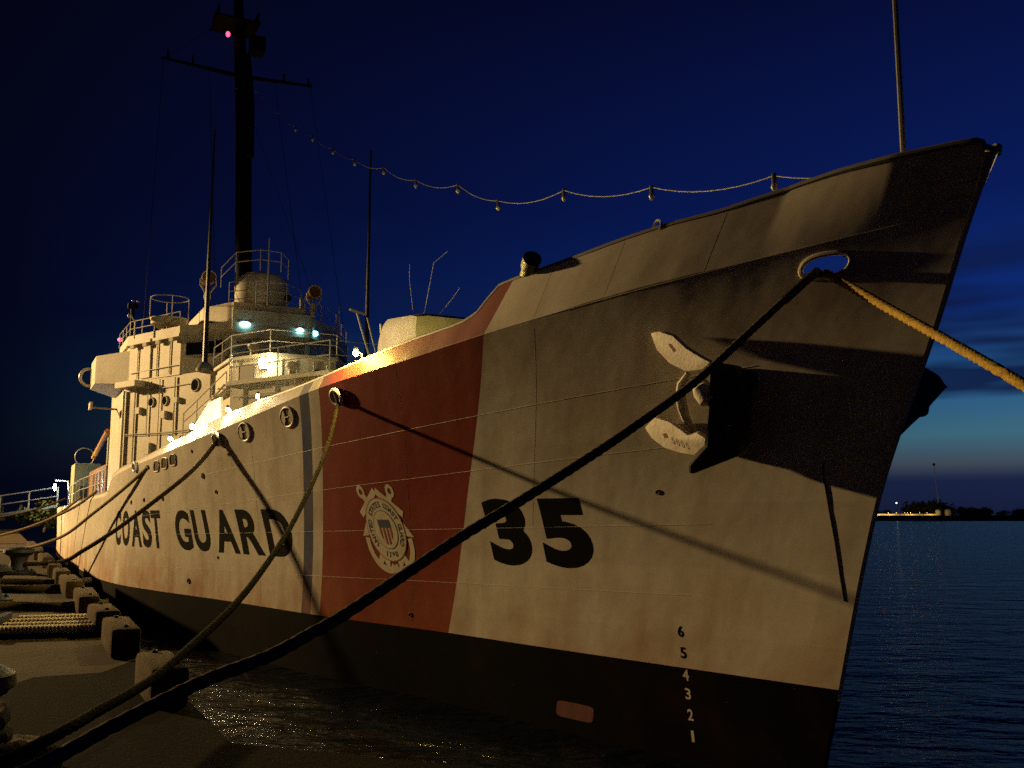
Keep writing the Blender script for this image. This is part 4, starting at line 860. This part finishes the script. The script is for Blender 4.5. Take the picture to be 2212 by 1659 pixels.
# ------------------------------------------------------------------ far shore on the right
def far():
    sh = MB().prism([(150, 600), (1400, 560), (1800, 1500), (-200, 1600), (60, 760)], -1, lambda p: 3.1).build('far_shore', M['shore'], None, smooth=None); tag(sh, kind='structure')
    q = MB().box((265, 668, 3.6), (46, 5, 1.0)).build('breakwater', M['quay'], None); tag(q, 'long lamplit breakwater wall low on the horizon', 'wall')
    for k, (x, pw) in enumerate(((244, 420000), (254, 300000), (268, 220000), (282, 220000))):
        d = bpy.data.lights.new('quay_lamp', 'SPOT'); d.spot_size = R(150); d.spot_blend = .3; d.energy = pw * .011; d.color = (1, .62, .2); d.shadow_soft_size = .3
        lo = bpy.data.objects.new('quay_lamp', d); COL.objects.link(lo); lo.location = (x, 661.5, 6.0); lo.rotation_euler = (R(82), 0, 0)
    t = thing('quay_lights', (265, 664, 3.1), 'row of small yellow lamps along the far breakwater', 'lamps')
    for x in (-12, -6.5, -1, .8, 3.0, 9, 14):
        q = MB().tube([(x, 0, 0), (x, 0, 1.6)], .06, 6).build('post', M['dark'], t); MB().ball((x, -.1, 1.7), .17, 8).build('bulb', M['lamp_quay'], q)
    for x, lab, r, z in ((290, 'left of the two pale domes beside the far pole', 1.9, 6), (297, 'right of the two pale domes beside the far pole', 2.4, 6)):
        t = thing('storage_dome', (x, 672, 3.1), lab, 'tank', 'pale domes on the far shore')
        MB().tube([(0, 0, 0), (0, 0, 2.6)], r, 20).build('wall', M['tank'], t); MB().ball((0, 0, 2.6), r, 20, (1, 1, .75)).build('dome', M['tank'], t)
    t = thing('radio_pole', (303, 700, 3.1), 'tall thin pole with a knob at its top on the far shore', 'pole')
    MB().tube([(0, 0, 0), (-2.0, 0, 35.5)], [.34, .18], 8).build('shaft', M['rail'], t); MB().ball((-2.0, 0, 36), 1.0, 10).build('knob', M['dark'], t)
    t = thing('street_lamp', (269, 690, 3.1), 'far white street lamp left of the tall pole', 'lamp')
    MB().tube([(0, 0, 0), (0, 0, 8.3)], .15, 6).build('post', M['dark'], t); MB().ball((0, 0, 8.6), .40, 10).build('bulb', M['lamp_far'], t)
    labs = ['low dark tree behind the lamplit wall', 'low dark tree between the street lamp and the pole', 'dark tree at the left side of the tree group by the pole', 'dark tree behind the left dome', 'tallest dark tree of the group by the tall pole', 'ragged dark tree right of the domes', 'low dark tree midway along the right shore', 'wide dark tree midway along the right shore', 'small dark tree in a gap of the right shore', 'low wide tree near the right edge', 'dark tree nearly at the right edge', 'dark tree cut by the right edge']
    rnd = random.Random(3)
    for k, (x, h) in enumerate(((262, 3.5), (274, 4.5), (284, 7), (290, 9.5), (297, 10.5), (305, 9.5), (312, 7.5), (321, 6.5), (332, 6), (344, 5), (358, 4), (374, 4.5))):
        plant('tree', (x, 700 + rnd.uniform(0, 30), 3.1), h*rnd.uniform(.50, .62), h*rnd.uniform(1.5, 2.6), 900, labs[k], 'tree', 'trees on the far shore', 80 + k, h*.15)
far()

# lamp post that carries the sodium floodlight, out of frame on the pier
p = W(LAMP_S, LAMP_T, 1.95)
t = thing('lamp_post', p, 'tall lamp post on the pier left of the frame', 'lamp post')
MB().tube([(0, 0, 0), (0, 0, LAMP_Z - 1.95 + .6)], [.16, .09], 10).build('post', M['grey'], t)
MB().box((.0, -.35, LAMP_Z - 1.95 + .75), (.5, 1.1, .14)).build('lamp_head', M['grey'], t)
